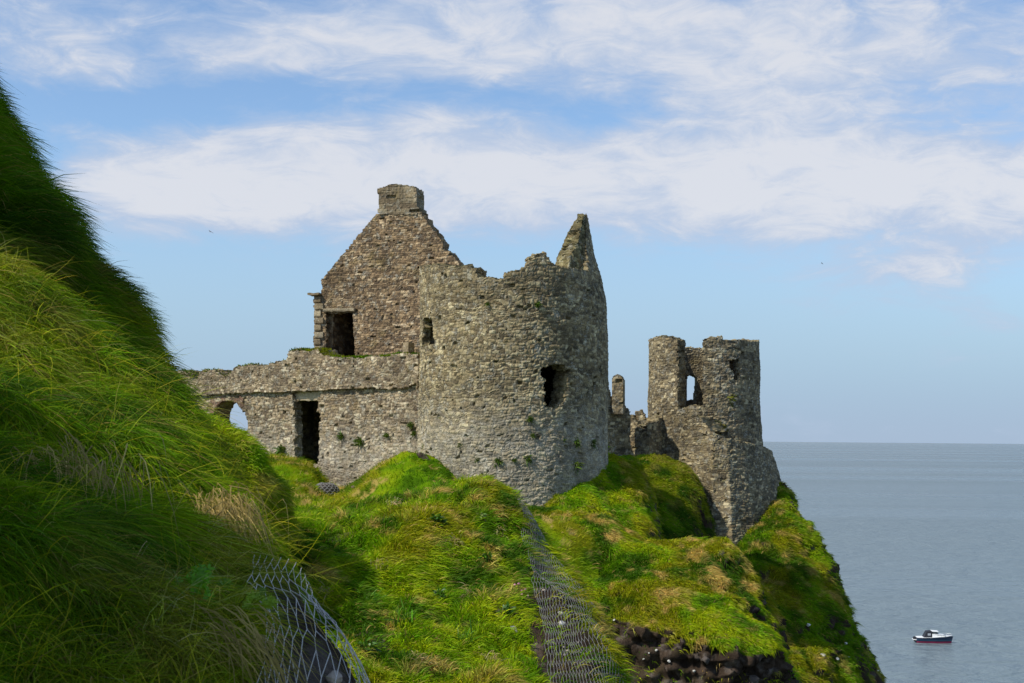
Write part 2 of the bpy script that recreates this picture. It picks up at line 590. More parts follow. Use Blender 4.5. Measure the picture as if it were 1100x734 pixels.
def grass(name, s, n, length, width, droop, label, seg=3, comb=0.5, seed=0, wind=(0.5, 0.1, 0.0), lean=0.35, mask=None,
          sample=None, keep_soil=0.0, colvar=0.22, margin=60, mat=None, patch=1.0, wild=0.0, tint=None, nose=0.0):
    """short or long grass growing on a slope: every blade a small curved ribbon"""
    g = np.random.default_rng(seed + 100)
    nr, nc = s.nr, s.nc
    P, N = s.P, s.N
    a = P[:-1, :-1]
    ar = np.linalg.norm(np.cross(P[:-1, 1:] - a, P[1:, :-1] - a), axis=2)
    ctr = (P[:-1, :-1] + P[1:, 1:]) / 2
    rel = (ctr - EYE).reshape(-1, 3) @ CR          # camera space
    dep = -rel[:, 2]
    sx = 550 + rel[:, 0] / np.maximum(dep, .1) * FPX
    sy = 367 - rel[:, 1] / np.maximum(dep, .1) * FPX
    vis = (dep > 0.5) & (sx > -margin) & (sx < 1100 + margin) & (sy > -margin) & (sy < 734 + margin * 1.5)
    view = (EYE - ctr).reshape(-1, 3)
    view /= np.linalg.norm(view, axis=1, keepdims=True)
    face = (view * N[:-1, :-1].reshape(-1, 3)).sum(1)
    vis &= face > -0.35
    wgt = ar.ravel() * vis * (0.35 + 0.65 * np.clip(face + 0.5, 0, 1)) / np.maximum(dep, 1.0) ** 1.0
    soil = s.soil.reshape(nr, nc)[:-1, :-1].ravel()
    wgt = wgt * (1 - soil * (1 - keep_soil))
    if mask is not None:
        rf, cf = np.meshgrid(np.linspace(0, s.R - 1, nr)[:-1], np.linspace(0, s.C - 1, nc)[:-1], indexing='ij')
        wgt = wgt * mask(rf.ravel(), cf.ravel())
    idx = g.choice(len(wgt), size=n, p=wgt / wgt.sum())
    i, j = idx // (nc - 1), idx % (nc - 1)
    fu, fv = g.random(n)[:, None], g.random(n)[:, None]
    lerp = lambda A: ((A[i, j] * (1 - fu) + A[i, j + 1] * fu) * (1 - fv) + (A[i + 1, j] * (1 - fu) + A[i + 1, j + 1] * fu) * fv)
    root = lerp(P)
    nrm = lerp(N)
    nrm /= np.linalg.norm(nrm, axis=1, keepdims=True)
    col = lerp(s.col.reshape(nr, nc, 3))
    up = np.array([0, 0, 1.0])
    down = -up + nrm * nrm[:, 2:3]
    down /= np.linalg.norm(down, axis=1, keepdims=True) + 0.15
    fn = fbm(root * 0.9 * patch, seed + 61, 3)
    fn2 = fbm(root * 0.9 * patch + 31, seed + 62, 3)
    fn3 = fbm(root * 2.6 * patch + 11, seed + 63, 3)
    flow = down * comb + np.array(wind) * (0.7 + 0.6 * fn[:, None])
    flow[:, 0] += 0.55 * fn2
    flow[:, 1] += 0.45 * fn3
    flow = flow + g.normal(0, 0.22 + wild, (n, 3))
    flow -= nrm * (flow * nrm).sum(1, keepdims=True) * 0.6
    d0 = nrm * 0.75 + up * 0.45 + flow * lean + g.normal(0, 0.16 + wild, (n, 3))
    d0 /= np.linalg.norm(d0, axis=1, keepdims=True)
    L = length[0] + (length[1] - length[0]) * g.random(n) ** 1.4
    L = L * (0.8 + 0.5 * np.clip(fn3 + 0.3, 0, 1))
    if nose:
        L = L * (1 - nose * sstep(j / (nc - 1) * (s.C - 1), 2.9, 3.9))
    dr = droop * (0.7 + 0.6 * g.random(n))
    ts = np.linspace(0, 1, seg + 1)
    pts = []
    for t_ in ts:
        p = d0 * (t_ * (1 - 0.35 * dr[:, None] * t_)) + (flow * 0.8 - up * 0.42) * (dr[:, None] * t_ * t_)
        pts.append(root - nrm * 0.02 + p * L[:, None])
    tocam = EYE - root
    tocam /= np.linalg.norm(tocam, axis=1, keepdims=True)
    side = np.cross(pts[-1] - pts[0], tocam + g.normal(0, 0.6, (n, 3)))
    side /= np.linalg.norm(side, axis=1, keepdims=True) + 1e-9
    wd = (width[0] + (width[1] - width[0]) * g.random(n))[:, None]
    rows = []
    for k, t_ in enumerate(ts[:-1]):
        ww = wd * (1 - 0.65 * t_) * 0.5
        rows += [pts[k] - side * ww, pts[k] + side * ww]
    rows.append(pts[-1])
    m = len(rows)
    V = np.stack(rows, 1).reshape(-1, 3)
    base = np.arange(n)[:, None] * m
    Q = np.concatenate([base + np.array([[2 * k, 2 * k + 1, 2 * k + 3, 2 * k + 2]]) for k in range(seg - 1)]) if seg > 1 else None
    T = base + np.array([[2 * seg - 2, 2 * seg - 1, 2 * seg]])
    if tint is not None:
        col = np.clip(col * np.asarray(tint), 0, 0.4)
    jit = np.exp(g.normal(0, colvar, (n, 1)))
    hue = 1 + g.normal(0, 0.10, (n, 3)) * np.array([1, .5, .8])
    c = np.clip(col * jit * hue, 0.002, 0.8)
    dry = g.random(n) < 0.05
    c[dry] = STRAW * np.exp(g.normal(-0.2, 0.3, (dry.sum(), 1)))
    cc = np.repeat(c, m, 0).reshape(n, m, 3)
    tipmix = np.linspace(0, 1, m)[None, :, None] ** 2 * 0.3
    cc = cc + (cc * np.array([1.7, 1.35, 1.2]) - cc) * tipmix
    o = make_mesh(name, V, Q, mat or M_BLADE, attrs={'col': cc.reshape(-1, 3)}, tris=T)
    tag(o, label, 'grass', kind='stuff')
    return o


# broad hill body far under the turf, down to the sea
def hill_body():
    xs = np.linspace(-90, 40, 131)
    ys = np.linspace(-25, 130, 156)
    X, Y = np.meshgrid(xs, ys)
    edge = 9.0 - 0.10 * np.abs(Y - 55) + np.where(Y < 45, -0.12 * (45 - Y), 0)
    f = sstep(-(X - edge), -6.0, 6.0) * sstep(128 - Y, 0, 22)
    p = np.stack([X, Y, 0 * X], -1).reshape(-1, 3)
    Z = -3 + f * (23 + 1.2 * fbm(p * 0.15, 3).reshape(X.shape))
    V = np.stack([X, Y, Z], -1).reshape(-1, 3)
    c = turf_colour(V, 2, 0.2) * 0.7
    structure(make_mesh('unseen_hill', V, grid_faces(len(ys), len(xs)), M_TURF, attrs={'col': c}))


hill_body()

# bare soil under the wire netting, in rows and columns of each slope's own grid
def knoll_bare(r, c):
    lo = 2.9 + 0.43 * (r - 1)
    return sstep(c, lo - 0.15, lo + 0.25) * (1 - 0.35 * sstep(c, 4.3, 4.8)) * sstep(4.1 - r, -0.1, 0.3) + 0.95 * sstep(c, 4.95, 5.2) * sstep(3.8 - r, 0, 0.4) + 0.9 * np.exp(-((r - 1.75) / 0.3) ** 2 - ((c - 2.95) / 0.35) ** 2)


def bank_bare(r, c):
    return sstep(c, 2.65 + 0.5 * (r - 1), 3.0 + 0.5 * (r - 1)) * sstep(2.35 - r, -.1, 0.3)


# near bank on the left
bank = loft('grass_bank', [
    [(-260, 950, 3.1), (0, 954, 3.3), (142, 958, 3.5), (290, 960, 3.9), (440, 958, 4.4), (440, 1010, 6.2)],
    [(-230, 740, 3.9), (0, 744, 4.2), (134, 748, 4.5), (275, 750, 5.0), (384, 748, 5.6), (392, 815, 7.6)],
    [(-220, 570, 5.0), (0, 574, 5.3), (114, 613, 5.6), (220, 645, 6.0), (306, 652, 6.6), (318, 725, 8.6)],
    [(-210, 420, 6.2), (0, 454, 6.5), (104, 488, 6.8), (190, 550, 7.1), (266, 586, 7.6), (280, 660, 9.6)],
    [(-210, 270, 7.3), (0, 339, 7.5), (82, 388, 7.8), (155, 444, 8.1), (230, 526, 8.4), (238, 605, 10.4)],
    [(-210, 165, 8.1), (0, 294, 8.4), (66, 346, 8.6), (144, 414, 8.8), (204, 492, 9.0), (216, 565, 10.8)],
    [(-210, 225, 9.6), (0, 357, 9.8), (66, 409, 10.0), (135, 479, 10.2), (185, 560, 10.4), (200, 640, 11.2)],
    [(-210, 440, 11.0), (0, 544, 11.0), (62, 605, 11.0), (127, 680, 11.0), (160, 760, 11.2), (178, 800, 11.8)],
], 190, 200, 0.16, 1.1, 21, (0.9, dict(olive=0.2, straw=0.10, deep=0.45, yel=0.4, gain=1.22)), soil_z=-0.3, soilmask=bank_bare)

spur = loft('hill_spur', [
    [(-300, -60, 17), (-70, 190, 17), (-20, 255, 16.5), (40, 330, 16), (90, 410, 15.5), (130, 470, 15), (160, 530, 15), (190, 610, 15)],
    [(-170, -112, 14.5), (-10, 120, 14), (34, 188, 14), (90, 258, 13.8), (140, 343, 13.5), (172, 410, 13.2), (204, 478, 13), (230, 566, 13)],
    [(-250, -140, 12.4), (-80, 112, 12), (-34, 186, 12), (26, 262, 12), (80, 348, 11.9), (116, 416, 11.8), (148, 490, 11.8), (176, 580, 11.8)],
    [(-420, -120, 9.5), (-230, 110, 9.5), (-190, 200, 9.6), (-120, 285, 9.8), (-60, 380, 10), (-10, 460, 10.2), (30, 540, 10.3), (60, 640, 10.4)],
], 110, 190, 0.24, 0.9, 33, (0.7, dict(olive=0.3, straw=0.1, deep=0.6, yel=0.1)), soil_z=-0.5)

swell = loft('grass_swell', [
    [(146, 483, 29.0), (226, 513, 29.0), (271, 538, 28.5), (296, 573, 28.3), (306, 613, 28.7), (308, 655, 29.0), (300, 700, 29.0), (290, 780, 30.0)],
    [(161, 408, 26.5), (218, 449, 26.0), (254, 471, 25.5), (290, 507, 25.3), (303, 548, 25.7), (305, 597, 26.6), (300, 645, 27.4), (292, 725, 28.0)],
    [(116, 438, 25.0), (174, 483, 24.5), (211, 508, 24.0), (246, 545, 23.8), (264, 584, 24.2), (270, 630, 25.1), (268, 676, 26.4), (262, 760, 27.0)],
    [(-14, 543, 22.0), (56, 583, 21.5), (101, 613, 21.0), (139, 643, 21.1), (170, 683, 22.5), (187, 728, 23.7), (201, 773, 25.5), (214, 863, 26.5)],
], 110, 200, 0.20, 0.6, 45, (0.55, dict(olive=0.3, straw=0.15, deep=0.1, yel=0.7, gain=1.45)), soil_z=-0.3)

knoll = loft('grass_knoll', [
    [(230, 960, 17), (380, 960, 17), (490, 960, 17.5), (588, 960, 18), (666, 960, 18.5), (735, 960, 20), (786, 1000, 23)],
    [(245, 745, 21), (390, 745, 21.5), (490, 745, 22), (573, 745, 22.5), (628, 745, 23), (663, 755, 24.5), (686, 820, 27)],
    [(260, 645, 24), (380, 645, 25), (475, 645, 25.5), (548, 645, 26), (592, 650, 26.6), (627, 668, 28), (646, 740, 30)],
    [(290, 575, 27), (385, 578, 28), (465, 573, 28.5), (526, 575, 29), (562, 585, 29.6), (591, 606, 31), (606, 680, 33)],
    [(325, 560, 30.5), (392, 552, 31.2), (452, 538, 31.5), (512, 527, 31.5), (538, 532, 31.6), (560, 552, 32.8), (576, 625, 35)],
    [(330, 568, 33), (400, 560, 34), (460, 544, 34.5), (512, 530, 34.5), (535, 545, 34), (552, 580, 35), (565, 660, 37)],
    [(330, 640, 36), (400, 640, 37), (460, 640, 38), (510, 640, 38), (530, 660, 38), (540, 700, 38), (550, 760, 38)],
], 190, 210, 0.34, 0.55, 57, (0.55, dict(olive=0.5, straw=0.32, deep=0.5, yel=0.8, gain=1.42)), soil_z=0.05, rough=0.24, patchy=0.27, crag=0.10, soilmask=knoll_bare)

headland = loft('castle_mound', [
    [(120, 620, 46), (240, 620, 47), (330, 620, 48), (400, 620, 48), (480, 620, 49), (560, 620, 50), (640, 640, 52)],
    [(120, 540, 54), (240, 540, 54), (330, 548, 53), (400, 545, 53), (480, 545, 53), (560, 560, 54), (640, 570, 56)],
    [(120, 500, 66), (240, 505, 64), (300, 524, 62), (362, 550, 60), (420, 534, 59), (480, 532, 58.5), (560, 566, 58.5)],
    [(120, 470, 82), (230, 480, 75), (322, 499, 70), (358, 532, 66.5), (428, 491, 63.5), (470, 505, 62), (530, 556, 61)],
    [(120, 468, 88), (230, 472, 82), (325, 492, 76), (372, 522, 71), (440, 490, 67), (500, 505, 66), (560, 545, 66)],
    [(120, 470, 96), (230, 470, 96), (320, 476, 96), (380, 478, 96), (450, 478, 96), (520, 480, 96), (620, 482, 96)],
    [(120, 540, 115), (230, 540, 115), (320, 540, 115), (380, 540, 115), (450, 540, 115), (520, 540, 115), (620, 540, 115)],
], 150, 200, 0.22, 0.45, 71, (0.45, dict(olive=0.5, straw=0.45, deep=0.4, yel=0.6, gain=1.3)), soil_z=0.2, rough=0.2)


def cut_soil(V):
    rel = (V - EYE) @ CR
    return np.zeros(len(V))


lobe = loft('cliff_lobe', [
    [(540, 1150, 46), (640, 1150, 46), (720, 1150, 46), (800, 1150, 46.5), (850, 1120, 48), (880, 1100, 52)],
    [(550, 790, 52.2), (640, 790, 50.2), (715, 790, 48.2), (795, 790, 48.6), (848, 780, 50), (860, 800, 54)],
    [(555, 705, 52.6), (640, 715, 50.6), (715, 725, 49.0), (785, 722, 49.2), (836, 728, 50.6), (846, 745, 55)],
    [(560, 642, 51.4), (640, 655, 50.2), (708, 672, 49.5), (770, 686, 49.4), (829, 690, 50.8), (838, 705, 55)],
    [(562, 600, 54), (640, 603, 53), (708, 616, 52.2), (765, 632, 51.8), (815, 648, 53), (824, 668, 57)],
    [(565, 556, 58), (640, 566, 56.5), (695, 577, 55.8), (748, 582, 55.5), (786, 602, 56), (802, 640, 60)],
    [(570, 562, 61), (640, 590, 60), (700, 605, 60), (745, 615, 60), (775, 650, 61), (790, 690, 63)],
    [(570, 700, 66), (640, 700, 66), (700, 720, 66), (745, 740, 66), (775, 760, 66), (790, 780, 67)],
], 190, 190, 0.55, 0.34, 83, (0.4, dict(olive=0.6, straw=0.34, deep=0.5, yel=0.95, gain=1.38)), soil_z=0.36, rough=0.35, crag=0.55, soilmask=lambda r, c: 0.97 * sstep(2.75 - 0.25 * np.clip(c - 2.2, 0, 9) + 0.5 * np.exp(-((c - 0.9) / 0.6) ** 2) - r, -0.15, 0.25))

ridge = loft('tower_ridge', [
    [(650, 474, 72), (628, 496, 68), (606, 520, 65.5), (584, 548, 63), (560, 600, 60)],
    [(656, 490, 67), (638, 508, 63.6), (619, 528, 62.0), (598, 551, 60.9), (588, 615, 58.5)],
    [(670, 490, 69), (676, 513, 66), (676, 535, 63.5), (660, 562, 61), (650, 620, 58.5)],
    [(680, 497, 71), (692, 524, 67.5), (702, 552, 65), (700, 580, 62), (700, 640, 59)],
    [(684, 530, 75), (698, 560, 71), (706, 590, 69), (706, 620, 66), (706, 680, 63)],
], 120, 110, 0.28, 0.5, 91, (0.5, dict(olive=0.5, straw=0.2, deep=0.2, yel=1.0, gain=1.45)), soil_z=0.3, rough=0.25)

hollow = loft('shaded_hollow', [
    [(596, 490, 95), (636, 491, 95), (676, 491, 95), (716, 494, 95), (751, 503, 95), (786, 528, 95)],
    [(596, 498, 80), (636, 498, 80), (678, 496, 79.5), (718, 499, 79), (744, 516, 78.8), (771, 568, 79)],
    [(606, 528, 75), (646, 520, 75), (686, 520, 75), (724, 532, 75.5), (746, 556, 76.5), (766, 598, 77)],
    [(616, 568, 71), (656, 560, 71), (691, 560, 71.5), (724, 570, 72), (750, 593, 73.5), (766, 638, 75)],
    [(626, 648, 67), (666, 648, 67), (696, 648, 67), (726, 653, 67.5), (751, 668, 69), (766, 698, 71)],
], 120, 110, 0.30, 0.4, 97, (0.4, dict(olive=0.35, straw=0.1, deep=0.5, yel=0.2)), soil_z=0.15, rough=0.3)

seaward = loft('seaward_slope', [
    [(690, 560, 88), (768, 548, 87), (800, 535, 86), (828, 522, 86), (838, 530, 88), (836, 560, 92)],
    [(690, 590, 80), (765, 582, 79), (800, 572, 78.6), (838, 549, 79.5), (852, 552, 83), (846, 580, 90)],
    [(690, 650, 74), (770, 635, 73), (820, 622, 72.8), (868, 610, 75), (893, 616, 79), (884, 645, 87)],
    [(690, 720, 69), (780, 705, 68), (840, 692, 68), (890, 682, 71), (914, 680, 76), (901, 715, 86)],
    [(690, 800, 64), (780, 790, 63), (850, 780, 63), (905, 768, 67), (944, 760, 73), (928, 800, 85)],
    [(690, 1450, 56), (800, 1450, 56), (900, 1400, 58), (1000, 1350, 62), (1060, 1300, 68), (1040, 1250, 84)],
], 190, 170, 0.5, 0.3, 103, (0.35, dict(olive=0.7, straw=0.28, deep=0.45, yel=0.5, gain=1.22)), soil_z=0.36, rough=0.6, crag=0.5, soilmask=lambda r, c: 0.9 * sstep(np.sin(r * 9.1 + c * 5) * 0.35 + np.sin(r * 3.7 - c * 7) * 0.3 + c, 3.75, 4.1))

def shade_slope(y0, y1, x0f, z0f, rise, wide, fade0, fade1):
    """unseen hill left of the frame, its rise shaped to cast shade"""
    ys = np.linspace(y0, y1, 80)
    ts = np.linspace(0, 1, 70)
    Y, T = np.meshgrid(ys, ts, indexing='ij')
    f = sstep(y1 - Y, 0.0, fade1) * sstep(Y - y0, 0.0, fade0)
    X = x0f(Y) - wide * T
    Z = z0f(Y) + rise * f * sstep(T, 0.0, 0.24) + 1.5 * T * f
    V = np.stack([X, Y, Z], -1).reshape(-1, 3)
    V[:, 2] += 0.2 * fbm(V * 0.8, 4, 4)
    structure(make_mesh('unseen_hill', V, grid_faces(80, 70), M_TURF, attrs={'col': turf_colour(V, 8, 0.7)}))


shade_slope(-14, 6.2, lambda y: -0.56 * np.clip(y, 1.0, 9) - 0.30, lambda y: 34.6 + 0.36 * (np.clip(y, 0, 9) - 3.9), 6.7, 9, 3.0, 2.6)  # added out of frame to shade the lower bank
shade_slope(7.6, 15.0, lambda y: -0.42 * y - 1.7, lambda y: 39.2 + 0 * y, 8.0, 9, 2.0, 3.0)  # added out of frame to keep sun off the spur

# grass cover
grass('grass', bank, 260000, (0.08, 0.29), (0.0028, 0.006), 1.0, 'long wind combed grass drooping over the near bank', seg=4, comb=0.55, seed=1, wind=(0.10, -0.10, 0), lean=0.4, patch=2.6, colvar=0.34, wild=0.16, nose=0.45, mask=lambda r, c: 1 - .97 * bank_bare(r, c))
grass('grass', bank, 3000, (0.22, 0.5), (0.002, 0.004), 0.6, 'sparse dry stems rising out of the near bank grass', seg=4, comb=0.3, seed=31, wind=(0.1, -0.1, 0), lean=0.3, patch=2.0, wild=0.3, tint=(3.0, 1.7, 6.0), mask=lambda r, c: 1 - .97 * bank_bare(r, c))
grass('grass', spur, 70000, (0.16, 0.45), (0.006, 0.012), 0.7, 'dark long grass covering the steep spur at upper left', seg=3, comb=0.5, seed=2, wind=(0.35, 0.0, 0), lean=.3)
grass('grass', swell, 60000, (0.15, 0.4), (0.012, 0.022), 0.7, 'soft bright green grass on the swell below the low wall', seg=3, comb=0.4, seed=3)
grass('grass', knoll, 150000, (0.14, 0.42), (0.012, 0.024), 0.7, 'mixed green and straw coloured grass on the netted knoll', seg=3, comb=0.4, seed=4, colvar=0.3, keep_soil=0.05)
grass('grass', headland, 60000, (0.15, 0.42), (0.02, 0.04), 0.6, 'tufted grass on the mounds at the foot of the castle wall', seg=2, comb=0.4, seed=5)
grass('grass', lobe, 110000, (0.12, 0.34), (0.02, 0.045), 0.8, 'short olive and green turf over the cliff lobe', seg=2, comb=0.7, seed=6)
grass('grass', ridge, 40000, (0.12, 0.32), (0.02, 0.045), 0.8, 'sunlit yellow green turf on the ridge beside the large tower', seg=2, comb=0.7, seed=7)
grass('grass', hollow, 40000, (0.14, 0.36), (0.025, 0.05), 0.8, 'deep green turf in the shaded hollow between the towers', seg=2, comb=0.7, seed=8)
grass('grass', seaward, 110000, (0.14, 0.4), (0.025, 0.055), 0.8, 'green and olive turf on the steep seaward slope', seg=2, comb=0.7, seed=9)


# ------------------------------------------------------------------ masonry
def rubble(u, v, seed, ch=(0.13, 0.27), cw=(0.22, 0.58), warp=1.0):
    """coursed rubble: distance to the joint, two random numbers and the centre of the stone at each (u, v)"""
    g = np.random.default_rng(seed)
    p = np.stack([u, v, np.full_like(u, seed * 1.7)], 1)
    vw = v + warp * (0.07 * vnoise(p * 0.7, seed) + 0.055 * vnoise(p * 2.6, seed + 1) + 0.022 * vnoise(p * 6.5, seed + 4))
    uw = u + warp * (0.05 * vnoise(p * 2.2, seed + 2) + 0.04 * vnoise(p * 5.0, seed + 3))
    v0, v1 = v.min() - 1, v.max() + 1
    u0, u1 = u.min() - 1, u.max() + 1
    vb = v0 + np.concatenate([[0], np.cumsum(ch[0] + (ch[1] - ch[0]) * g.random(int((v1 - v0) / ch[0]) + 3))])
    c = np.clip(np.searchsorted(vb, vw) - 1, 0, len(vb) - 2)
    nst = int((u1 - u0) / cw[0]) + 3
    d = np.empty_like(u); r1 = np.empty_like(u); r2 = np.empty_like(u); cu = np.empty_like(u); cv = np.empty_like(u)
    order = np.argsort(c, kind='stable')
    cs = c[order]
    bounds = np.searchsorted(cs, np.arange(len(vb)))
    for k in range(len(vb) - 1):
        sel = order[bounds[k]:bounds[k + 1]]
        h = vb[k + 1] - vb[k]
        ub = u0 + np.concatenate([[0], np.cumsum(np.clip((cw[0] + (cw[1] - cw[0]) * g.random(nst) ** 1.6), 0.1, None))]) - g.random() * 0.5
        ra, rb = g.random(nst + 1), g.random(nst + 1)
        split = g.random(nst + 1)
        if len(sel) == 0:
            continue
        x, y = uw[sel], vw[sel]
        j = np.clip(np.searchsorted(ub, x) - 1, 0, nst - 1)
        lo, hi = vb[k] + np.zeros(len(sel)), vb[k + 1] + np.zeros(len(sel))
        # some positions hold two thin stones one on the other
        sp = (split[j] < 0.35) & (h > 0.17)
        midv = vb[k] + h * (0.35 + 0.3 * rb[j])
        upper = sp & (y > midv)
        lower = sp & ~upper
        lo = np.where(upper, midv, lo)
        hi = np.where(lower, midv, hi)
        du = np.minimum(x - ub[j], ub[j + 1] - x)
        dv = np.minimum(y - lo, hi - y)
        rr = 0.06
        dd = np.where((du < rr) & (dv < rr), rr - np.sqrt(np.maximum(rr - du, 0) ** 2 + np.maximum(rr - dv, 0) ** 2), np.minimum(du, dv))
        d[sel] = dd
        r1[sel] = np.where(upper, (ra[j] * 7.13 + 0.37) % 1, ra[j])
        r2[sel] = np.where(upper, (rb[j] * 5.31 + 0.11) % 1, rb[j])
        cu[sel] = (ub[j] + ub[j + 1]) / 2
        cv[sel] = (lo + hi) / 2
    return d, r1, r2, cu, cv


def pip(poly, x, y):
    """point in polygon"""
    poly = np.asarray(poly, float)
    ins = np.zeros(x.shape, bool)
    j = len(poly) - 1
    for i in range(len(poly)):
        xi, yi = poly[i]; xj, yj = poly[j]
        cond = ((yi > y) != (yj > y))
        ins ^= cond & (x < (xj - xi) * (y - yi) / (yj - yi + 1e-12) + xi)
        j = i
    return ins


def masonry(name, mat, parent, u0, u1, v0, v1, res, pos, keep, thick, seed, depth=0.055, ch=(0.13, 0.27), cw=(0.22, 0.58),
            snap=0.75, rim=6, bulge=0.05, loc=None, warp=1.0, back_depth=0.03, rimjit=0.09, raw=None):
    """a thick ruined wall built on a (u, v) sheet; stones stand out of the face, whole stones are missing at the edges"""
    U = np.arange(u0, u1 + res, res)
    Vv = np.arange(v0, v1 + res, res)
    nu, nv = len(U), len(Vv)
    gu, gv = np.meshgrid(U, Vv)
    fu, fv = gu.ravel(), gv.ravel()
    d, r1, r2, cu, cv = rubble(fu, fv, seed, ch, cw, warp)
    P, N = pos(fu, fv)
    ncell_i = (np.arange(nv - 1)[:, None] * nu + np.arange(nu - 1)[None]).ravel()
    mu, mv = fu[ncell_i] + res / 2, fv[ncell_i] + res / 2
    K = keep(mu * (1 - snap) + cu[ncell_i] * snap, mv * (1 - snap) + cv[ncell_i] * snap)
    if raw is not None:
        K = K & raw(mu, mv)
    K = K.reshape(nv - 1, nu - 1)
    q = np.stack([fu, fv, np.full_like(fu, seed * 3.1)], 1)
    rel = sstep(d, 0.0, 0.05) * depth * 0.42 * (0.4 + 0.9 * r2) + (r1 - 0.5) * 0.02
    rel = rel + 0.022 * vnoise(q * 9.0, seed + 8) + bulge * fbm(q * 0.55, seed + 9, 3)
    deep_ = (r2 > 0.978)
    rel = rel - deep_ * sstep(d, 0, 0.04) * 0.16           # a fallen stone leaves a dark hole
    F = P + N * rel[:, None]
    th = thick(fu, fv) if callable(thick) else np.full(len(fu), float(thick))
    B = P - N * (th + back_depth * sstep(d, 0, 0.05) * (0.4 + r1))[:, None]
    nF = len(F)
    ci = np.flatnonzero(K.ravel())
    a = ncell_i[ci]
    front = np.stack([a, a + 1, a + nu + 1, a + nu], 1)
    back = front[:, ::-1] + nF
    # rim
    Kp = np.pad(K, 1)
    E = []
    iy, ix = np.nonzero(Kp[1:-1, 1:-1] & ~Kp[:-2, 1:-1]); E.append(np.stack([iy * nu + ix, iy * nu + ix + 1], 1))
    iy, ix = np.nonzero(Kp[1:-1, 1:-1] & ~Kp[2:, 1:-1]); E.append(np.stack([(iy + 1) * nu + ix + 1, (iy + 1) * nu + ix], 1))
    iy, ix = np.nonzero(Kp[1:-1, 1:-1] & ~Kp[1:-1, :-2]); E.append(np.stack([(iy + 1) * nu + ix, iy * nu + ix], 1))
    iy, ix = np.nonzero(Kp[1:-1, 1:-1] & ~Kp[1:-1, 2:]); E.append(np.stack([iy * nu + ix + 1, (iy + 1) * nu + ix + 1], 1))
    E = np.concatenate(E)
    rv = np.unique(E)
    idx = -np.ones(nF, int)
    idx[rv] = np.arange(len(rv))
    layers = [rv]
    extra, exst = [], []
    off = 2 * nF
    st = np.stack([r1, 1 - sstep(d, 0.005, 0.035), r2], 1)
    for k in range(1, rim):
        f = k / rim
        p = F[rv] * (1 - f) + B[rv] * f
        jn = np.stack([vnoise(p * 4.2 + 3 * c_, seed + 50 + c_) for c_ in range(3)], 1) * rimjit
        jn += np.stack([vnoise(p * 9.5 + 3 * c_, seed + 60 + c_) for c_ in range(3)], 1) * rimjit * .5
        extra.append(p + jn)
        rr = vnoise(p * 5.0, seed + 70) * 0.5 + 0.5
        exst.append(np.stack([rr, 0.3 * (vnoise(p * 7, seed + 71) > 0.3), vnoise(p * 5, seed + 72) * .5 + .5], 1))
        layers.append(off + np.arange(len(rv)))
        off += len(rv)
    layers.append(rv + nF)
    Q = [front, back]
    for k in range(rim):
        A, Bn = layers[k], layers[k + 1]
        Q.append(np.stack([A[idx[E[:, 0]]], Bn[idx[E[:, 0]]], Bn[idx[E[:, 1]]], A[idx[E[:, 1]]]], 1))
    Q = np.concatenate(Q)
    V = np.concatenate([F, B] + extra)
    stone = np.concatenate([st, st] + exst)
    used = np.unique(Q)
    rem = -np.ones(len(V), int)
    rem[used] = np.arange(len(used))
    return make_mesh(name, V[used], rem[Q], mat, parent, {'stone': stone[used]}, smooth=False, loc=loc)


class Plane:
    """a vertical wall plane through a photo position; u runs to the right along it, v is height"""
    def __init__(s, px, py, Y, ang):
        s.o = at(px, py, Y)
        s.o[2] = 0
        s.t = np.array([math.cos(ang), -math.sin(ang), 0])
        s.n = np.array([-math.sin(ang), -math.cos(ang), 0])

    def uv(s, px, py):
        d = ray(px, py)
        k = ((s.o - EYE) @ s.n) / (d @ s.n)
        p = EYE + d * k
        return ((p - s.o) @ s.t, p[2])

    def poly(s, pts):
        return [s.uv(*p) for p in pts]

    def pos(s, out=0.0):
        def f(u, v):
            P = s.o + u[:, None] * s.t + s.n * out
            P[:, 2] = v
            return P, np.tile(s.n, (len(u), 1))
        return f

    def pt(s, u, v, out=0.0):
        p = s.o + s.t * u + s.n * out
        p[2] = v
        return p


# --- the large round tower
TC = np.array([at(551, 474, 66)[0], 66.0])
TR = 101 * 66 / FPX


def tower_theta(px):
    return math.asin(np.clip((px - 551) / 101, -1, 1))


def tower_uz(px, py, back=False):
    th = tower_theta(px)
    Y = TC[1] - TR * math.cos(th)
    return TR * th, at(px, py, Y)[2]


prof = [(450, 287), (458, 287), (470, 285), (485, 286), (499, 287), (501, 285), (511, 288), (513.5, 297), (527, 299), (541, 298),
        (543, 291), (556, 290), (565, 284), (568, 274), (584, 273), (587, 284), (600, 287), (615, 289), (628, 291)]
pu = [tower_uz(*p)[0] for p in prof]
pz = [tower_uz(*p)[1] for p in prof]
deg = lambda x: R(x) * TR
zr = at(640, 291, 63)[2]
# the spire fragment on the right, then the low broken rear rim
pu += [deg(53), deg(56), deg(59), deg(66), deg(73), deg(80), deg(90), deg(100), deg(112), deg(120), deg(128), deg(180)]
pz += [zr, zr + .3, zr + 0.95, zr + 1.75, zr + 2.5, zr + 2.98, zr + 2.4, zr + 1.5, zr + .7, zr - 0.6, zr - 1.2, zr - 1.2]
pu = [-deg(180), -deg(100)] + pu
pz = [zr - 1.0, pz[0] - 0.2] + pz


def tower_radius(u, v):
    th = u / TR
    side = sstep(np.abs(th - R(88)), R(62), R(22))
    taper = np.interp(v, [41.0, 42.4, 43.6, 44.6, 47.2], [0, 0.06, 0.30, 0.62, 1.12])
    base = np.interp(v, [31, 34.5, 37], [0.10, 0.05, 0.0])
    return TR + base - taper * side


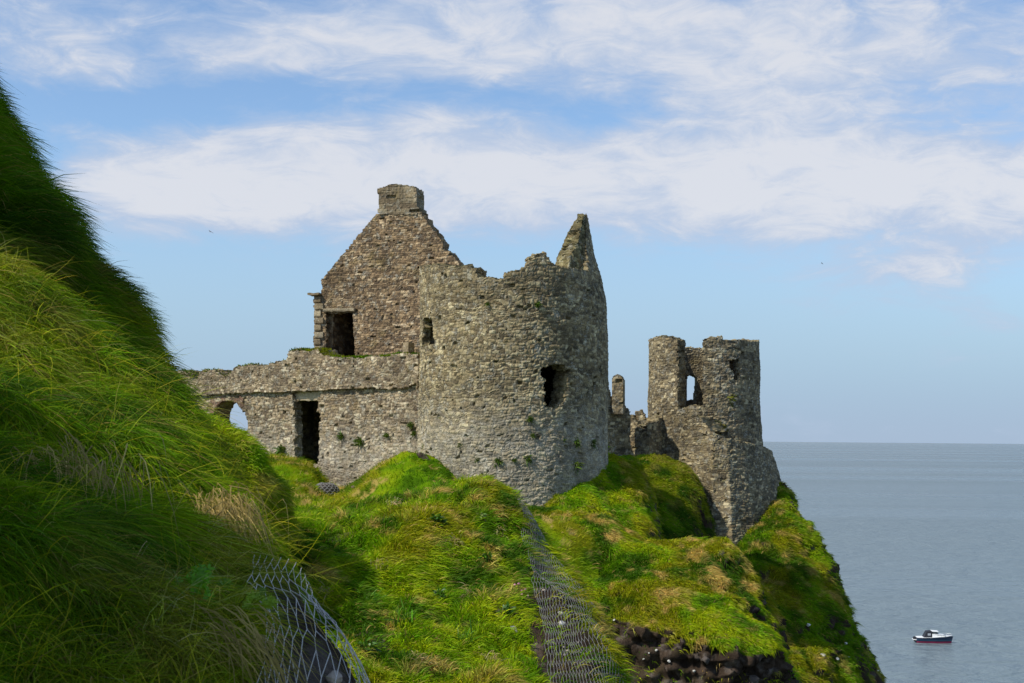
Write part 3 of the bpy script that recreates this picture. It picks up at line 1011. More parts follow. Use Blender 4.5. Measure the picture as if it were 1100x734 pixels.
def tower_pos(u, v):
    th = u / TR
    N = np.stack([np.sin(th), -np.cos(th), 0 * th], 1)
    r = tower_radius(u, v)
    P = np.stack([TC[0] + r * N[:, 0], TC[1] + r * N[:, 1], v], 1)
    return P, N


win_small = [tower_uz(*p) for p in [(453, 371), (453, 358), (455, 352), (453, 346), (458, 342), (466, 342), (467, 350), (468, 358), (469, 369)]]
win_large = [tower_uz(*p) for p in [(583, 437), (581, 425), (582, 410), (577, 404), (579, 397), (590, 393), (604, 394), (610, 400), (605, 408), (605, 420), (602, 431), (597, 438)]]
put_log = [tower_uz(*p) for p in [(612, 512), (612, 506), (619, 506), (619, 513)]]


def tower_keep(u, v):
    k = v < np.interp(u, pu, pz)
    for w_ in (win_small, win_large):
        k &= ~pip(w_, u, v)
    return k


def tower_thick(u, v):
    th = np.interp(v, [zr, zr + 3.5], [1.15, 0.14])
    cu_, cv_ = np.mean(win_small, axis=0)
    return np.where((np.abs(u - cu_) < 1.0) & (np.abs(v - cv_) < 1.1), 0.4, th)


tower = empty('castle_tower', (TC[0], TC[1], 33.0), 'large round stone tower ruin with a pointed wall fragment on its right rim', 'tower')
TL = np.array(tower.location)
masonry('wall', M_TOWER, tower, -deg(180), deg(180), 31.0, zr + 3.6, 0.034, tower_pos, tower_keep, tower_thick, 5, loc=TL, ch=(0.075, 0.185), cw=(0.10, 0.36), snap=0.6, warp=1.5)


def leaf_pos(u, v):
    th = u / TR
    N = np.stack([np.sin(th), -np.cos(th), 0 * th], 1)
    r = np.interp(v, [42, 43.4, 45, 47.2], [TR - 0.42, TR - 0.50, TR - 0.85, TR - 1.12])
    return np.stack([TC[0] + r * N[:, 0], TC[1] + r * N[:, 1], v], 1), N


lu = [deg(36), deg(40), deg(44), deg(50), deg(56), deg(62), deg(68), deg(74), deg(84)]
lz = [zr - 0.6, zr + 0.2, zr + 0.85, zr + 1.2, zr + 1.65, zr + 2.15, zr + 2.6, zr + 2.9, zr + 2.95]
masonry('spire_fragment', M_MOSSY, tower, deg(34), deg(84), 41.2, zr + 3.6, 0.042, leaf_pos, lambda u, v: v < np.interp(u, lu, lz), lambda u, v: np.interp(v, [zr, zr + 1.6, zr + 3.3], [0.95, 0.75, 0.10]), 9,
        loc=TL, ch=(0.12, 0.22), cw=(0.16, 0.4), snap=0.55)


def slab_mesh(name, mat, parent, c, half, ax, seed, loc=None, res=0.08, jit=0.03, rnd=0.04):
    """a rough dressed block: a box with worn edges"""
    ax = np.asarray(ax, float)
    n = [max(2, int(2 * h / res) + 1) for h in half]
    V, Q = [], []
    off = 0
    for a in range(3):
        b, c2 = (a + 1) % 3, (a + 2) % 3
        for s_ in (-1, 1):
            gb, gc = np.meshgrid(np.linspace(-1, 1, n[b]), np.linspace(-1, 1, n[c2]), indexing='ij')
            p = np.zeros((gb.size, 3))
            p[:, a] = s_; p[:, b] = gb.ravel(); p[:, c2] = gc.ravel()
            V.append(p)
            i = (np.arange(n[b] - 1)[:, None] * n[c2] + np.arange(n[c2] - 1)[None]).ravel()
            f = np.stack([i, i + n[c2], i + n[c2] + 1, i + 1], 1)
            Q.append((f if s_ > 0 else f[:, ::-1]) + off)
            off += gb.size
    V = np.concatenate(V)
    h = np.asarray(half, float)
    q = V * h
    inner = np.clip(q, -(h - rnd), h - rnd)
    dv = q - inner
    ln = np.linalg.norm(dv, axis=1, keepdims=True)
    q = inner + dv / np.maximum(ln, 1e-6) * np.minimum(ln, rnd)
    q = q + np.stack([fbm(q * 3.0 + 7 * k + seed, seed + k, 3) for k in range(3)], 1) * jit
    Wp = np.asarray(c) + q @ ax
    r_ = np.stack([np.full(len(V), (seed * 0.37) % 1), np.zeros(len(V)), np.full(len(V), (seed * 0.73) % 1)], 1)
    return make_mesh(name, Wp, np.concatenate(Q), mat, parent, {'stone': r_}, smooth=False, loc=loc)


# unseen discs added inside the tower to keep its windows dark
for zf in (39.7, zr - 1.75):
    an_ = np.linspace(0, 2 * np.pi, 33)[:-1]
    ring = np.stack([np.cos(an_), np.sin(an_)], 1) * (TR - 1.0) + TC
    Vd = np.concatenate([np.c_[ring, np.full(32, zf)], np.c_[ring, np.full(32, zf + 0.2)], [[*TC, zf]], [[*TC, zf + 0.22]]])
    Qd = [(k, (k + 1) % 32, 32 + (k + 1) % 32, 32 + k) for k in range(32)]
    Td = [(64, (k + 1) % 32, k) for k in range(32)] + [(65, 32 + k, 32 + (k + 1) % 32) for k in range(32)]
    make_mesh('shade_floor', Vd, Qd, M_TOWER, tower, {'stone': np.full((66, 3), 0.4)}, tris=Td, loc=TL, smooth=False)

# --- gabled house
GP = Plane(428, 300, 75.5, R(17))
gable = empty('gabled_house', GP.pt(0, 35.0), 'ruined brown gable end with a square chimney stack above an empty doorway', 'ruin')
GL = np.array(gable.location)
g_out = GP.poly([(337, 480), (337, 317), (346, 316), (345, 301), (357, 287), (368, 273), (376, 265), (379, 260), (393, 243), (404, 229),
                 (452, 228), (460, 240), (471, 254), (476, 262), (475, 268), (483, 271), (490, 279), (495, 286), (508, 298), (530, 330), (530, 480)])
g_door = GP.poly([(350, 394), (350, 336), (378, 336), (379, 352), (381, 366), (381, 384), (377, 394)])
us = [p[0] for p in g_out]


def g_keep(u, v):
    return pip(g_out, u, v) & ~pip(g_door, u, v)


masonry('wall', M_GABLE, gable, min(us) - .1, max(us) + .1, 35.4, max(p[1] for p in g_out) + .2, 0.036, GP.pos(), g_keep, lambda u, v: np.where(v < GP.uv(350, 330)[1], 0.45, 0.95), 13, loc=GL,
        ch=(0.075, 0.165), cw=(0.11, 0.36), snap=0.3, depth=0.045, warp=1.3)
c_out = GP.poly([(406, 231), (406, 203), (415, 200), (421, 198.5), (440, 199), (441, 202), (449, 202), (448, 222), (450, 227), (449, 231)])
cu_ = [p[0] for p in c_out]
masonry('chimney', M_QUOIN, gable, min(cu_) - .1, max(cu_) + .1, c_out[0][1] - .1, c_out[3][1] + .2, 0.04, GP.pos(0.06), lambda u, v: pip(c_out, u, v), 1.15, 17,
        loc=GL, ch=(0.22, 0.36), cw=(0.4, 0.8), snap=0.35, depth=0.04, warp=0.5)
AXG = np.stack([GP.t, GP.n, np.array([0, 0, 1.0])])
a_, b_ = GP.uv(348, 333.5), GP.uv(382, 333.5)
slab_mesh('door_lintel', M_QUOIN, gable, GP.pt((a_[0] + b_[0]) / 2, a_[1], 0.02), ((b_[0] - a_[0]) / 2, 0.16, 0.09), AXG, 21, GL)
# dressed quoins at the left corner
k_ = 0
for py0 in np.arange(318, 384, 7.6):
    c0 = GP.uv(342.0 + (1.2 if k_ % 2 else -0.3), py0 + 3.8)
    hw = 0.27 if k_ % 2 else 0.20
    q_ = slab_mesh('quoin', M_QUOIN, gable, GP.pt(c0[0], c0[1], 0.0), (hw, 0.12, 0.165), AXG, 30 + k_, GL, rnd=0.03, jit=0.02)
    k_ += 1
c0 = GP.uv(339, 316.5)
slab_mesh('corbel', M_QUOIN, gable, GP.pt(c0[0], c0[1], 0.0), (0.36, 0.3, 0.07), AXG, 44, GL)
# side and rear walls; partition and loft slab added to keep the doorway dark
SP = Plane(337, 380, 73.0, R(17))
so = GP.pt(min(us) + 0.2, 0, -0.35)


def side_pos(u, v):
    P = so + u[:, None] * (-GP.n)
    P[:, 2] = v
    return P, np.tile(-GP.t, (len(u), 1))


masonry('side_wall', M_GABLE, gable, 0.05, 5.5, 35.4, 44.0, 0.09, side_pos, lambda u, v: v < 43.9 - 0.05 * u, 0.8, 19, loc=GL, ch=(0.16, 0.3), cw=(0.25, 0.6))
bo = GP.pt(0, 0, -5.2)


po = GP.pt(g_door[2][0] + 1.6, 0, -0.38)


def part_pos(u, v):
    P = po + u[:, None] * (-GP.n)
    P[:, 2] = v
    return P, np.tile(-GP.t, (len(u), 1))


masonry('shade_partition', M_GABLE, gable, 0.0, 4.8, 35.4, 43.9, 0.12, part_pos, lambda u, v: v < 44, 0.4, 27, loc=GL, ch=(0.16, 0.3), cw=(0.25, 0.6))


def back_pos(u, v):
    P = bo + u[:, None] * GP.t
    P[:, 2] = v
    return P, np.tile(GP.n, (len(u), 1))


masonry('rear_wall', M_GABLE, gable, min(us) + .3, max(us) - .3, 35.4, 44.0, 0.09, back_pos, lambda u, v: v < 43.7, 0.7, 23, loc=GL, ch=(0.16, 0.3), cw=(0.25, 0.6))
slab_mesh('shade_slab', M_GABLE, gable, GP.pt((min(us) + max(us)) / 2, 43.72, -2.85), ((max(us) - min(us)) / 2 - 0.4, 2.4, 0.12), AXG, 24, GL, res=0.5)

# --- long low curtain wall
LP = Plane(452, 430, 66.6, R(40))
curtain = empty('curtain_wall', LP.pt(-3, 34.5), 'long low stone wall with an arched gap and a tall doorway', 'wall')
CL = np.array(curtain.location)
ledge = [(150, 427), (200, 425), (258, 422), (313, 419.5), (345, 418.5), (400, 416.5), (440, 414.5), (446, 411.5), (460, 411)]
l_top = [(150, 400), (188, 402), (196, 398), (203, 400), (207, 405), (214, 407), (218, 399), (231, 398), (238, 402), (244, 405), (250, 402), (256, 395),
         (272, 392), (287, 394), (297, 391), (306, 388), (312, 388), (313, 378), (322, 376), (336, 377), (344, 375), (352, 383), (375, 385), (395, 384), (424, 383), (426, 381), (452, 381)]
lw = LP.poly([(150, 560)] + ledge + [(460, 560)])
lp = LP.poly(l_top + [(452, 420)] + [(450, 412), (440, 415.5), (400, 417.5), (345, 419.5), (313, 420.5), (258, 423), (200, 426), (150, 428)])
arch = LP.poly([(229, 480), (228, 443), (231, 435), (238, 431), (249, 430), (256, 433), (260, 440), (264, 446), (267, 455), (266, 480)])
ldoor = LP.poly([(316, 500), (316, 432), (314, 431), (314, 420.5), (344, 419.5), (344, 426), (341, 432), (341, 440), (345, 446), (342, 456), (343, 470), (343, 500)])
ul = [p[0] for p in lw]
sill_gap = ldoor


def lw_keep(u, v):
    return pip(lw, u, v) & ~pip(arch, u, v) & ~pip(ldoor, u, v)


masonry('wall', M_WALL, curtain, min(ul), max(ul), 33.0, max(p[1] for p in lw) + .1, 0.038, LP.pos(), lw_keep, lambda u, v: np.where(np.abs(u - ldoor[0][0] - 0.7) < 1.7, 0.5, 1.25), 31, loc=CL, ch=(0.085, 0.20), cw=(0.12, 0.40), snap=0.55, warp=1.4)
masonry('parapet', M_WALL, curtain, min(ul), max(ul), min(p[1] for p in lp) - .1, max(p[1] for p in lp) + .2, 0.045, LP.pos(0.22), lambda u, v: pip(lp, u, v), 1.3, 37,
        loc=CL, ch=(0.08, 0.18), cw=(0.12, 0.38), snap=0.5, rim=8, warp=1.4)
AXL = np.stack([LP.t, LP.n, np.array([0, 0, 1.0])])
a_, b_ = LP.uv(313, 426), LP.uv(345, 425)
slab_mesh('door_lintel', M_WALL, curtain, LP.pt((a_[0] + b_[0]) / 2, LP.uv(329, 425)[1], -0.48), ((b_[0] - a_[0]) / 2, 0.30, 0.26), AXL, 51, CL)
ba = LP.poly([(226, 445), (224, 436), (228, 429), (234, 425), (258, 424.5), (263, 430), (262, 437), (258, 437), (254, 432), (248, 430.5), (238, 431.5), (232, 436), (230, 445)])
ub_ = [p[0] for p in ba]
masonry('brick_arch', M_BRICK, curtain, min(ub_) - .1, max(ub_) + .1, min(p[1] for p in ba) - .1, max(p[1] for p in ba) + .1, 0.035, LP.pos(0.035), lambda u, v: pip(ba, u, v), 0.3, 41,
        loc=CL, ch=(0.07, 0.09), cw=(0.2, 0.26), snap=0.3, depth=0.02, warp=0.4)
c0 = LP.uv(435, 373.5)
slab_mesh('merlon_block', M_QUOIN, curtain, LP.pt(c0[0], c0[1], -0.25), (0.2, 0.22, 0.27), AXL, 55, CL)
c0 = LP.uv(439, 382.0)
slab_mesh('coping_stone', M_QUOIN, curtain, LP.pt(c0[0], c0[1], -0.1), (0.36, 0.3, 0.055), AXL, 56, CL)
# room behind the doorway: vault and cross wall added to block light, broken for sky
UC = ldoor[0][0] - 3.3
slab_mesh('shade_vault', M_WALL, curtain, LP.pt(UC + 2.9, LP.uv(329, 419)[1] + 0.35, -2.45), (3.1, 2.0, 0.15), AXL, 57, CL, res=0.5)
ro = LP.pt(0, 0, -4.3)


def room_pos(u, v):
    P = ro + u[:, None] * LP.t
    P[:, 2] = v
    return P, np.tile(LP.n, (len(u), 1))


masonry('rear_wall', M_WALL, curtain, UC - .3, UC + 6.2, 33.5, 39.6, 0.09, room_pos, lambda u, v: v < 40, 0.6, 43, loc=CL, ch=(0.16, 0.3), cw=(0.25, 0.6))
co = LP.pt(UC, 0, 0)


def cross_pos(u, v):
    P = co - u[:, None] * LP.n
    P[:, 2] = v
    return P, np.tile(LP.t, (len(u), 1))


def cross_uv(px, py):
    d = ray(px, py)
    k = ((co - EYE) @ LP.t) / (d @ LP.t)
    p = EYE + d * k
    return (-(p - co) @ LP.n, p[2])


c_hole = [cross_uv(*p) for p in [(337.5, 444), (337.5, 428), (344, 428), (344, 444)]]
masonry('shade_cross_wall', M_WALL, curtain, 0.45, 4.3, 33.5, 39.6, 0.06, cross_pos, lambda u, v: ~pip(c_hole, u, v), 0.4, 44, loc=CL, ch=(0.16, 0.3), cw=(0.25, 0.6), snap=0.1)

# --- the second tower on the cliff edge
FC = np.array([at(756, 474, 84)[0], 84.0])
FR = 59 * 84 / FPX


def far_uz(px, py):
    th = math.asin(np.clip((px - 756) / 59, -1, 1))
    return FR * th, at(px, py, FC[1] - FR * math.cos(th))[2]


def far_pos(u, v):
    th = u / FR
    N = np.stack([np.sin(th), -np.cos(th), 0 * th], 1)
    r = FR + np.interp(v, [30, 33.5, 36.2, 38.5], [0.95, 0.45, 0.12, 0]) * sstep(th, R(20), R(80)) * sstep(R(170) - th, 0, R(50))
    return np.stack([FC[0] + r * N[:, 0], FC[1] + r * N[:, 1], v], 1), N


fprof = [(697.5, 364), (703, 362), (716, 363), (722, 366), (722.5, 440), (726, 440), (735, 437), (741, 437), (746, 436), (747, 367), (752, 363), (767, 362), (769, 366),
         (780, 366), (790, 365.5), (800, 367), (814.5, 366)]
fpu = [far_uz(*p)[0] for p in fprof]
fpz = [far_uz(*p)[1] for p in fprof]
zb = at(740, 376, 87)[2]
fdeg = lambda x: R(x) * FR
fpu = [-fdeg(180), -fdeg(100)] + fpu + [fdeg(100), fdeg(180)]
fpz = [zb, fpz[0] - .1] + fpz + [fpz[-1] - .2, zb]
f_win = [far_uz(*p) for p in [(774, 387), (786, 386), (787, 397), (786, 409), (779, 408), (780, 402), (775, 395)]]


def back_uz(px, py):
    """position on the rear of the tower seen through the gap"""
    s_ = (px - 756) / FPX
    X0 = FC[0]
    # ray from the eye meets the inner rear wall
    d = ray(px, py)
    dxy = d[:2]
    oc = EYE[:2] - FC
    A = dxy @ dxy; Bq = 2 * oc @ dxy; Cq = oc @ oc - FR ** 2
    k = (-Bq + math.sqrt(Bq * Bq - 4 * A * Cq)) / (2 * A)
    p = EYE + d * k
    th = math.atan2(p[0] - FC[0], -(p[1] - FC[1]))
    return th * FR, p[2]


f_back = [back_uz(*p) for p in [(730.5, 431), (730.5, 412), (732, 404), (740, 403), (746, 406), (746, 420), (744, 424), (744, 431)]]
f_hole = [far_uz(*p) for p in [(752, 476), (753, 470), (760, 471), (760, 476)]]


def far_keep(u, v):
    k = v < np.interp(u, fpu, fpz)
    for p in (f_win, f_hole):
        k &= ~pip(p, u, v)
    return k


def far_thick(u, v):
    c_ = np.mean(f_win, axis=0)
    return np.where((np.abs(u - c_[0]) < 0.8) & (np.abs(v - c_[1]) < 1.2), 0.4, 0.95)


far = empty('castle_tower', (FC[0], FC[1], 34.0), 'smaller split round tower at the cliff edge with a tall gap and sea behind', 'tower')
FL = np.array(far.location)
masonry('wall', M_FAR, far, -fdeg(180), fdeg(180), 30.5, max(fpz) + .3, 0.055, far_pos, far_keep, far_thick, 61, raw=lambda u, v: ~pip(f_back, u, v) & ~pip(f_win, u, v), loc=FL, ch=(0.09, 0.2), cw=(0.13, 0.4), snap=0.5, warp=1.3)


class Path:
    """a plan line through given (px, Y) stations"""
    def __init__(s, st, dense=40):
        pts = np.array([at(px, 474, Y)[:2] for px, Y in st])
        s.p = pts
        L = np.concatenate([[0], np.cumsum(np.linalg.norm(np.diff(pts, axis=0), axis=1))])
        s.L = L
        s.len = L[-1]

    def pos(s, foot=None, vref=36.8, vfoot=33.0, e0=0.3):
        seg = np.diff(s.p, axis=0)
        nn = np.stack([seg[:, 1], -seg[:, 0]], 1)
        nn /= np.linalg.norm(nn, axis=1, keepdims=True)

        def f(u, v):
            X = np.interp(u, s.L, s.p[:, 0]); Y = np.interp(u, s.L, s.p[:, 1])
            mid = (s.L[1:] + s.L[:-1]) / 2
            half = (s.L[1:] - s.L[:-1]) / 2
            us_, ns_ = [], []
            for k in range(len(nn)):
                e = min(e0, half[k] * 0.9)
                us_ += [s.L[k] + e, s.L[k + 1] - e]; ns_ += [nn[k], nn[k]]
            N = np.stack([np.interp(u, us_, [q[0] for q in ns_]), np.interp(u, us_, [q[1] for q in ns_]), 0 * u], 1)
            N /= np.linalg.norm(N, axis=1, keepdims=True)
            P = np.stack([X, Y, v], 1)
            if foot is not None:                 # the wall leans out to a wider plan line at its foot
                f = np.clip((vref - v) / (vref - vfoot), 0, None)
                P[:, 0] += (np.interp(u, s.L, foot.p[:, 0]) - X) * f
                P[:, 1] += (np.interp(u, s.L, foot.p[:, 1]) - Y) * f
            return P, N
        return f


BP = Path([(716, 82.2), (766, 79.4), (780, 79.8), (795, 80.6), (808, 81.8), (817, 83.4), (822, 85.5)])
BF = Path([(716, 81.7), (766, 78.4), (784, 78.2), (804, 79.2), (822, 80.6), (835, 82.6), (841, 85.5)])
bt = np.array([[0, at(718, 440, 82)[2]], [BP.L[1] - .8, at(752, 452, 80)[2]], [BP.L[1] - .2, at(763, 464, 79.5)[2]], [BP.L[1] + .2, at(766, 466, 79.5)[2]],
               [BP.L[2], at(780, 470, 80)[2]], [BP.L[3], at(795, 474, 80.6)[2]], [BP.L[4], at(808, 478, 82)[2]], [BP.L[-1], at(822, 484, 85)[2]]])
masonry('battered_base', M_FAR, far, 0.0, BP.len, 29.0, bt[:, 1].max() + .2, 0.045, BP.pos(BF, 36.8, 33.0, 0.12), lambda u, v: v < np.interp(u, bt[:, 0], bt[:, 1]), 1.4, 67,
        loc=FL, ch=(0.09, 0.2), cw=(0.13, 0.38), snap=0.6, depth=0.09, warp=1.6)
slab_mesh('shade_floor', M_FAR, far, (FC[0] + 1.45, FC[1] - .2, 41.3), (1.0, 1.75, 0.12), np.eye(3), 69, FL, res=0.5)  # unseen slab added to block skylight behind the small window
slab_mesh('shade_floor', M_FAR, far, (FC[0] + .8, FC[1] - .2, 37.4), (1.5, 1.8, 0.15), np.eye(3), 68, FL, res=0.5)

# broken wall stub left of the second tower
KP = Path([(675, 82.2), (698, 80.6), (729, 84.2)])
kt = np.array([[0, at(682, 447, 84)[2]], [KP.L[1] * .5, at(690, 458, 82)[2]], [KP.L[1] * .75, at(694, 462, 81)[2]], [KP.L[1], at(698, 458, 80.6)[2]],
               [KP.L[1] + 2.0, at(707, 446, 82)[2]], [KP.L[1] + 3.6, at(716, 440, 84)[2]], [KP.len, at(728, 438, 85)[2]]])
stub = masonry('ruined_wall', M_FAR, None, 0, KP.len, 33.5, kt[:, 1].max() + .3, 0.055, KP.pos(), lambda u, v: v < np.interp(u, kt[:, 0], kt[:, 1]), 0.7, 71,
               loc=np.array([KP.p[1][0], KP.p[1][1], 34.5]), ch=(0.13, 0.26), cw=(0.2, 0.5), snap=0.6)
tag(stub, 'jagged corner of wall joined to the foot of the split tower', 'wall')

# ruin with a slender stack between the towers
RP = Plane(664, 470, 80, R(-38))
SKP = Plane(663, 430, 79.4, R(15))
ruin = empty('ruined_house', RP.pt(0, 34.8), 'dark roofless house ruin with a slim round topped stack between the towers', 'ruin')
RL = np.array(ruin.location)
r_out = RP.poly([(625, 500), (625, 424), (650, 421), (654, 418), (657, 428), (663, 430), (671, 433), (674, 440), (677, 442), (677, 500)])
ur = [p[0] for p in r_out]
masonry('wall', M_FAR, ruin, min(ur), max(ur), 33.8, max(p[1] for p in r_out) + .1, 0.06, RP.pos(), lambda u, v: pip(r_out, u, v), 0.8, 73, loc=RL, ch=(0.12, 0.24), cw=(0.2, 0.5), snap=0.35)
s_out = SKP.poly([(657.5, 445), (657, 408), (659, 404), (663, 402), (667, 404), (669, 408), (669.5, 445)])
ur = [p[0] for p in s_out]
masonry('chimney', M_FAR, ruin, min(ur) - .1, max(ur) + .1, 36.5, max(p[1] for p in s_out) + .1, 0.04, SKP.pos(0.0), lambda u, v: pip(s_out, u, v), 0.6, 79, loc=RL,
        ch=(0.14, 0.24), cw=(0.25, 0.5), snap=0.0, depth=0.02, bulge=0.01, rimjit=0.03)
QP = Plane(684, 470, 82, R(10))
q_out = QP.poly([(677, 500), (677, 466), (681, 460), (683, 452), (684, 443), (690, 441), (693, 448), (698, 460), (698, 500)])
uq = [p[0] for p in q_out]
heap = masonry('ruined_wall', M_FAR, None, min(uq), max(uq), 33.8, max(p[1] for p in q_out) + .2, 0.06, QP.pos(), lambda u, v: pip(q_out, u, v), 1.0, 83,
               loc=QP.pt(0, 34.6), ch=(0.18, 0.34), cw=(0.2, 0.4), snap=0.55, depth=0.08)
tag(heap, 'low crumbling wall stump just right of the slim stack', 'wall')


# ------------------------------------------------------------------ wire netting
def unit(a):
    return a / (np.linalg.norm(a, axis=-1, keepdims=True) + 1e-9)


def tubes(E0, E1, r, sides=4):
    d = E1 - E0
    d = d / (np.linalg.norm(d, axis=1, keepdims=True) + 1e-9)
    ref = np.tile(np.array([0.3, 0.2, 0.93]), (len(d), 1))
    a = np.cross(d, ref); a /= np.linalg.norm(a, axis=1, keepdims=True) + 1e-9
    b = np.cross(d, a)
    n = len(d)
    ring = []
    for P in (E0 - d * r * .5, E1 + d * r * .5):
        for k in range(sides):
            t_ = 2 * math.pi * k / sides
            ring.append(P + (a * math.cos(t_) + b * math.sin(t_)) * r)
    V = np.stack(ring, 1).reshape(-1, 3)
    base = np.arange(n)[:, None] * (2 * sides)
    Q = np.concatenate([base + np.array([[k, (k + 1) % sides, sides + (k + 1) % sides, sides + k]]) for k in range(sides)])
    return V, Q


def hexnet(f, na, nb, sag=0.0):
    """edges of a hexagonal net over (0..1, 0..1); f maps (a, b) to points; twisted pairs run along b"""
    E0, E1 = [], []
    for j in range(nb):
        for i in range(na + 1):
            x = i + (0.5 if j % 2 else 0.0)
            if x > na:
                continue
            y = float(j)
            E0.append((x, y)); E1.append((x, y + 0.42))                        # twisted part
            if j + 1 < nb:
                for s_ in (-0.5, 0.5):
                    if 0 <= x + s_ <= na:
                        E0.append((x, y + 0.42)); E1.append((x + s_, y + 1.0))
    E0, E1 = np.array(E0), np.array(E1)
    sc = np.array([na, nb])
    return f(E0 / sc), f(E1 / sc)


def blur(A, k):
    for ax in (0, 1):
        B = np.concatenate([np.repeat(A.take([0], ax), k, ax), A, np.repeat(A.take([-1], ax), k, ax)], ax)
        A = sum(B.take(range(i, i + A.shape[ax]), ax) for i in range(2 * k + 1)) / (2 * k + 1)
    return A


def grid_sampler(s, rfun, off, seed, amp, soft=0):
    """maps (a, b) in 0..1 to a point just above slope s; rfun gives fractional (row, col)"""
    sP, sN = s.P, s.N
    if soft:                                    # taut wire spans the small hollows
        sP = blur(s.P, soft); sN = unit(blur(s.N, soft))
    def f(ab):
        rr, cc = rfun(ab[:, 0], ab[:, 1])
        rr = np.clip(rr, 0, 1) * (s.nr - 1.001); cc = np.clip(cc, 0, 1) * (s.nc - 1.001)
        i, j = rr.astype(int), cc.astype(int)
        fr, fc = (rr - i)[:, None], (cc - j)[:, None]
        L = lambda A: (A[i, j] * (1 - fc) + A[i, j + 1] * fc) * (1 - fr) + (A[i + 1, j] * (1 - fc) + A[i + 1, j + 1] * fc) * fr
        P, N = L(sP), L(sN)
        h = off + amp * fbm(P * 1.7, seed, 3)[:, None]
        P = P + N * h
        P = P + np.stack([vnoise(P * 9 + k, seed + k) for k in range(3)], 1) * amp * 0.3
        return P
    return f


def net_object(name, f, na, nb, r, label, mat=None):
    E0, E1 = hexnet(f, na, nb)
    V, Q = tubes(E0, E1, r)
    o = make_mesh(name, V, Q, mat or M_WIRE, loc=V.mean(0))
    tag(o, label, 'wire netting')
    return o


# knoll rows: 7 control rows, 7 control cols. Row fraction 1/6 = bottom of the picture, 4/6 = crest
net_object('wire_netting', grid_sampler(knoll, lambda a, b: ((0.5 + 3.65 * b) / 6, (lambda lo: lo + (5.75 - lo) * a)(3.25 + 0.32 * (3.65 * b - 0.5))  / 6), 0.13, 5, 0.025, 5), 38, 34, 0.0034,
           'long hexagonal wire netting pinned down the right edge of the grassy knoll')
net_object('wire_netting', grid_sampler(bank, lambda a, b: ((0.85 + 1.6 * b) / 7, (lambda lo: lo + (4.95 - lo) * a)(2.85 + 0.8 * b) / 5), 0.075, 6, 0.012, 3), 22, 7, 0.0017,
           'loose silvery wire netting over bare soil at the foot of the near bank', plain('bright_wire', (0.62, 0.58, 0.52), 0.45, 0.1))

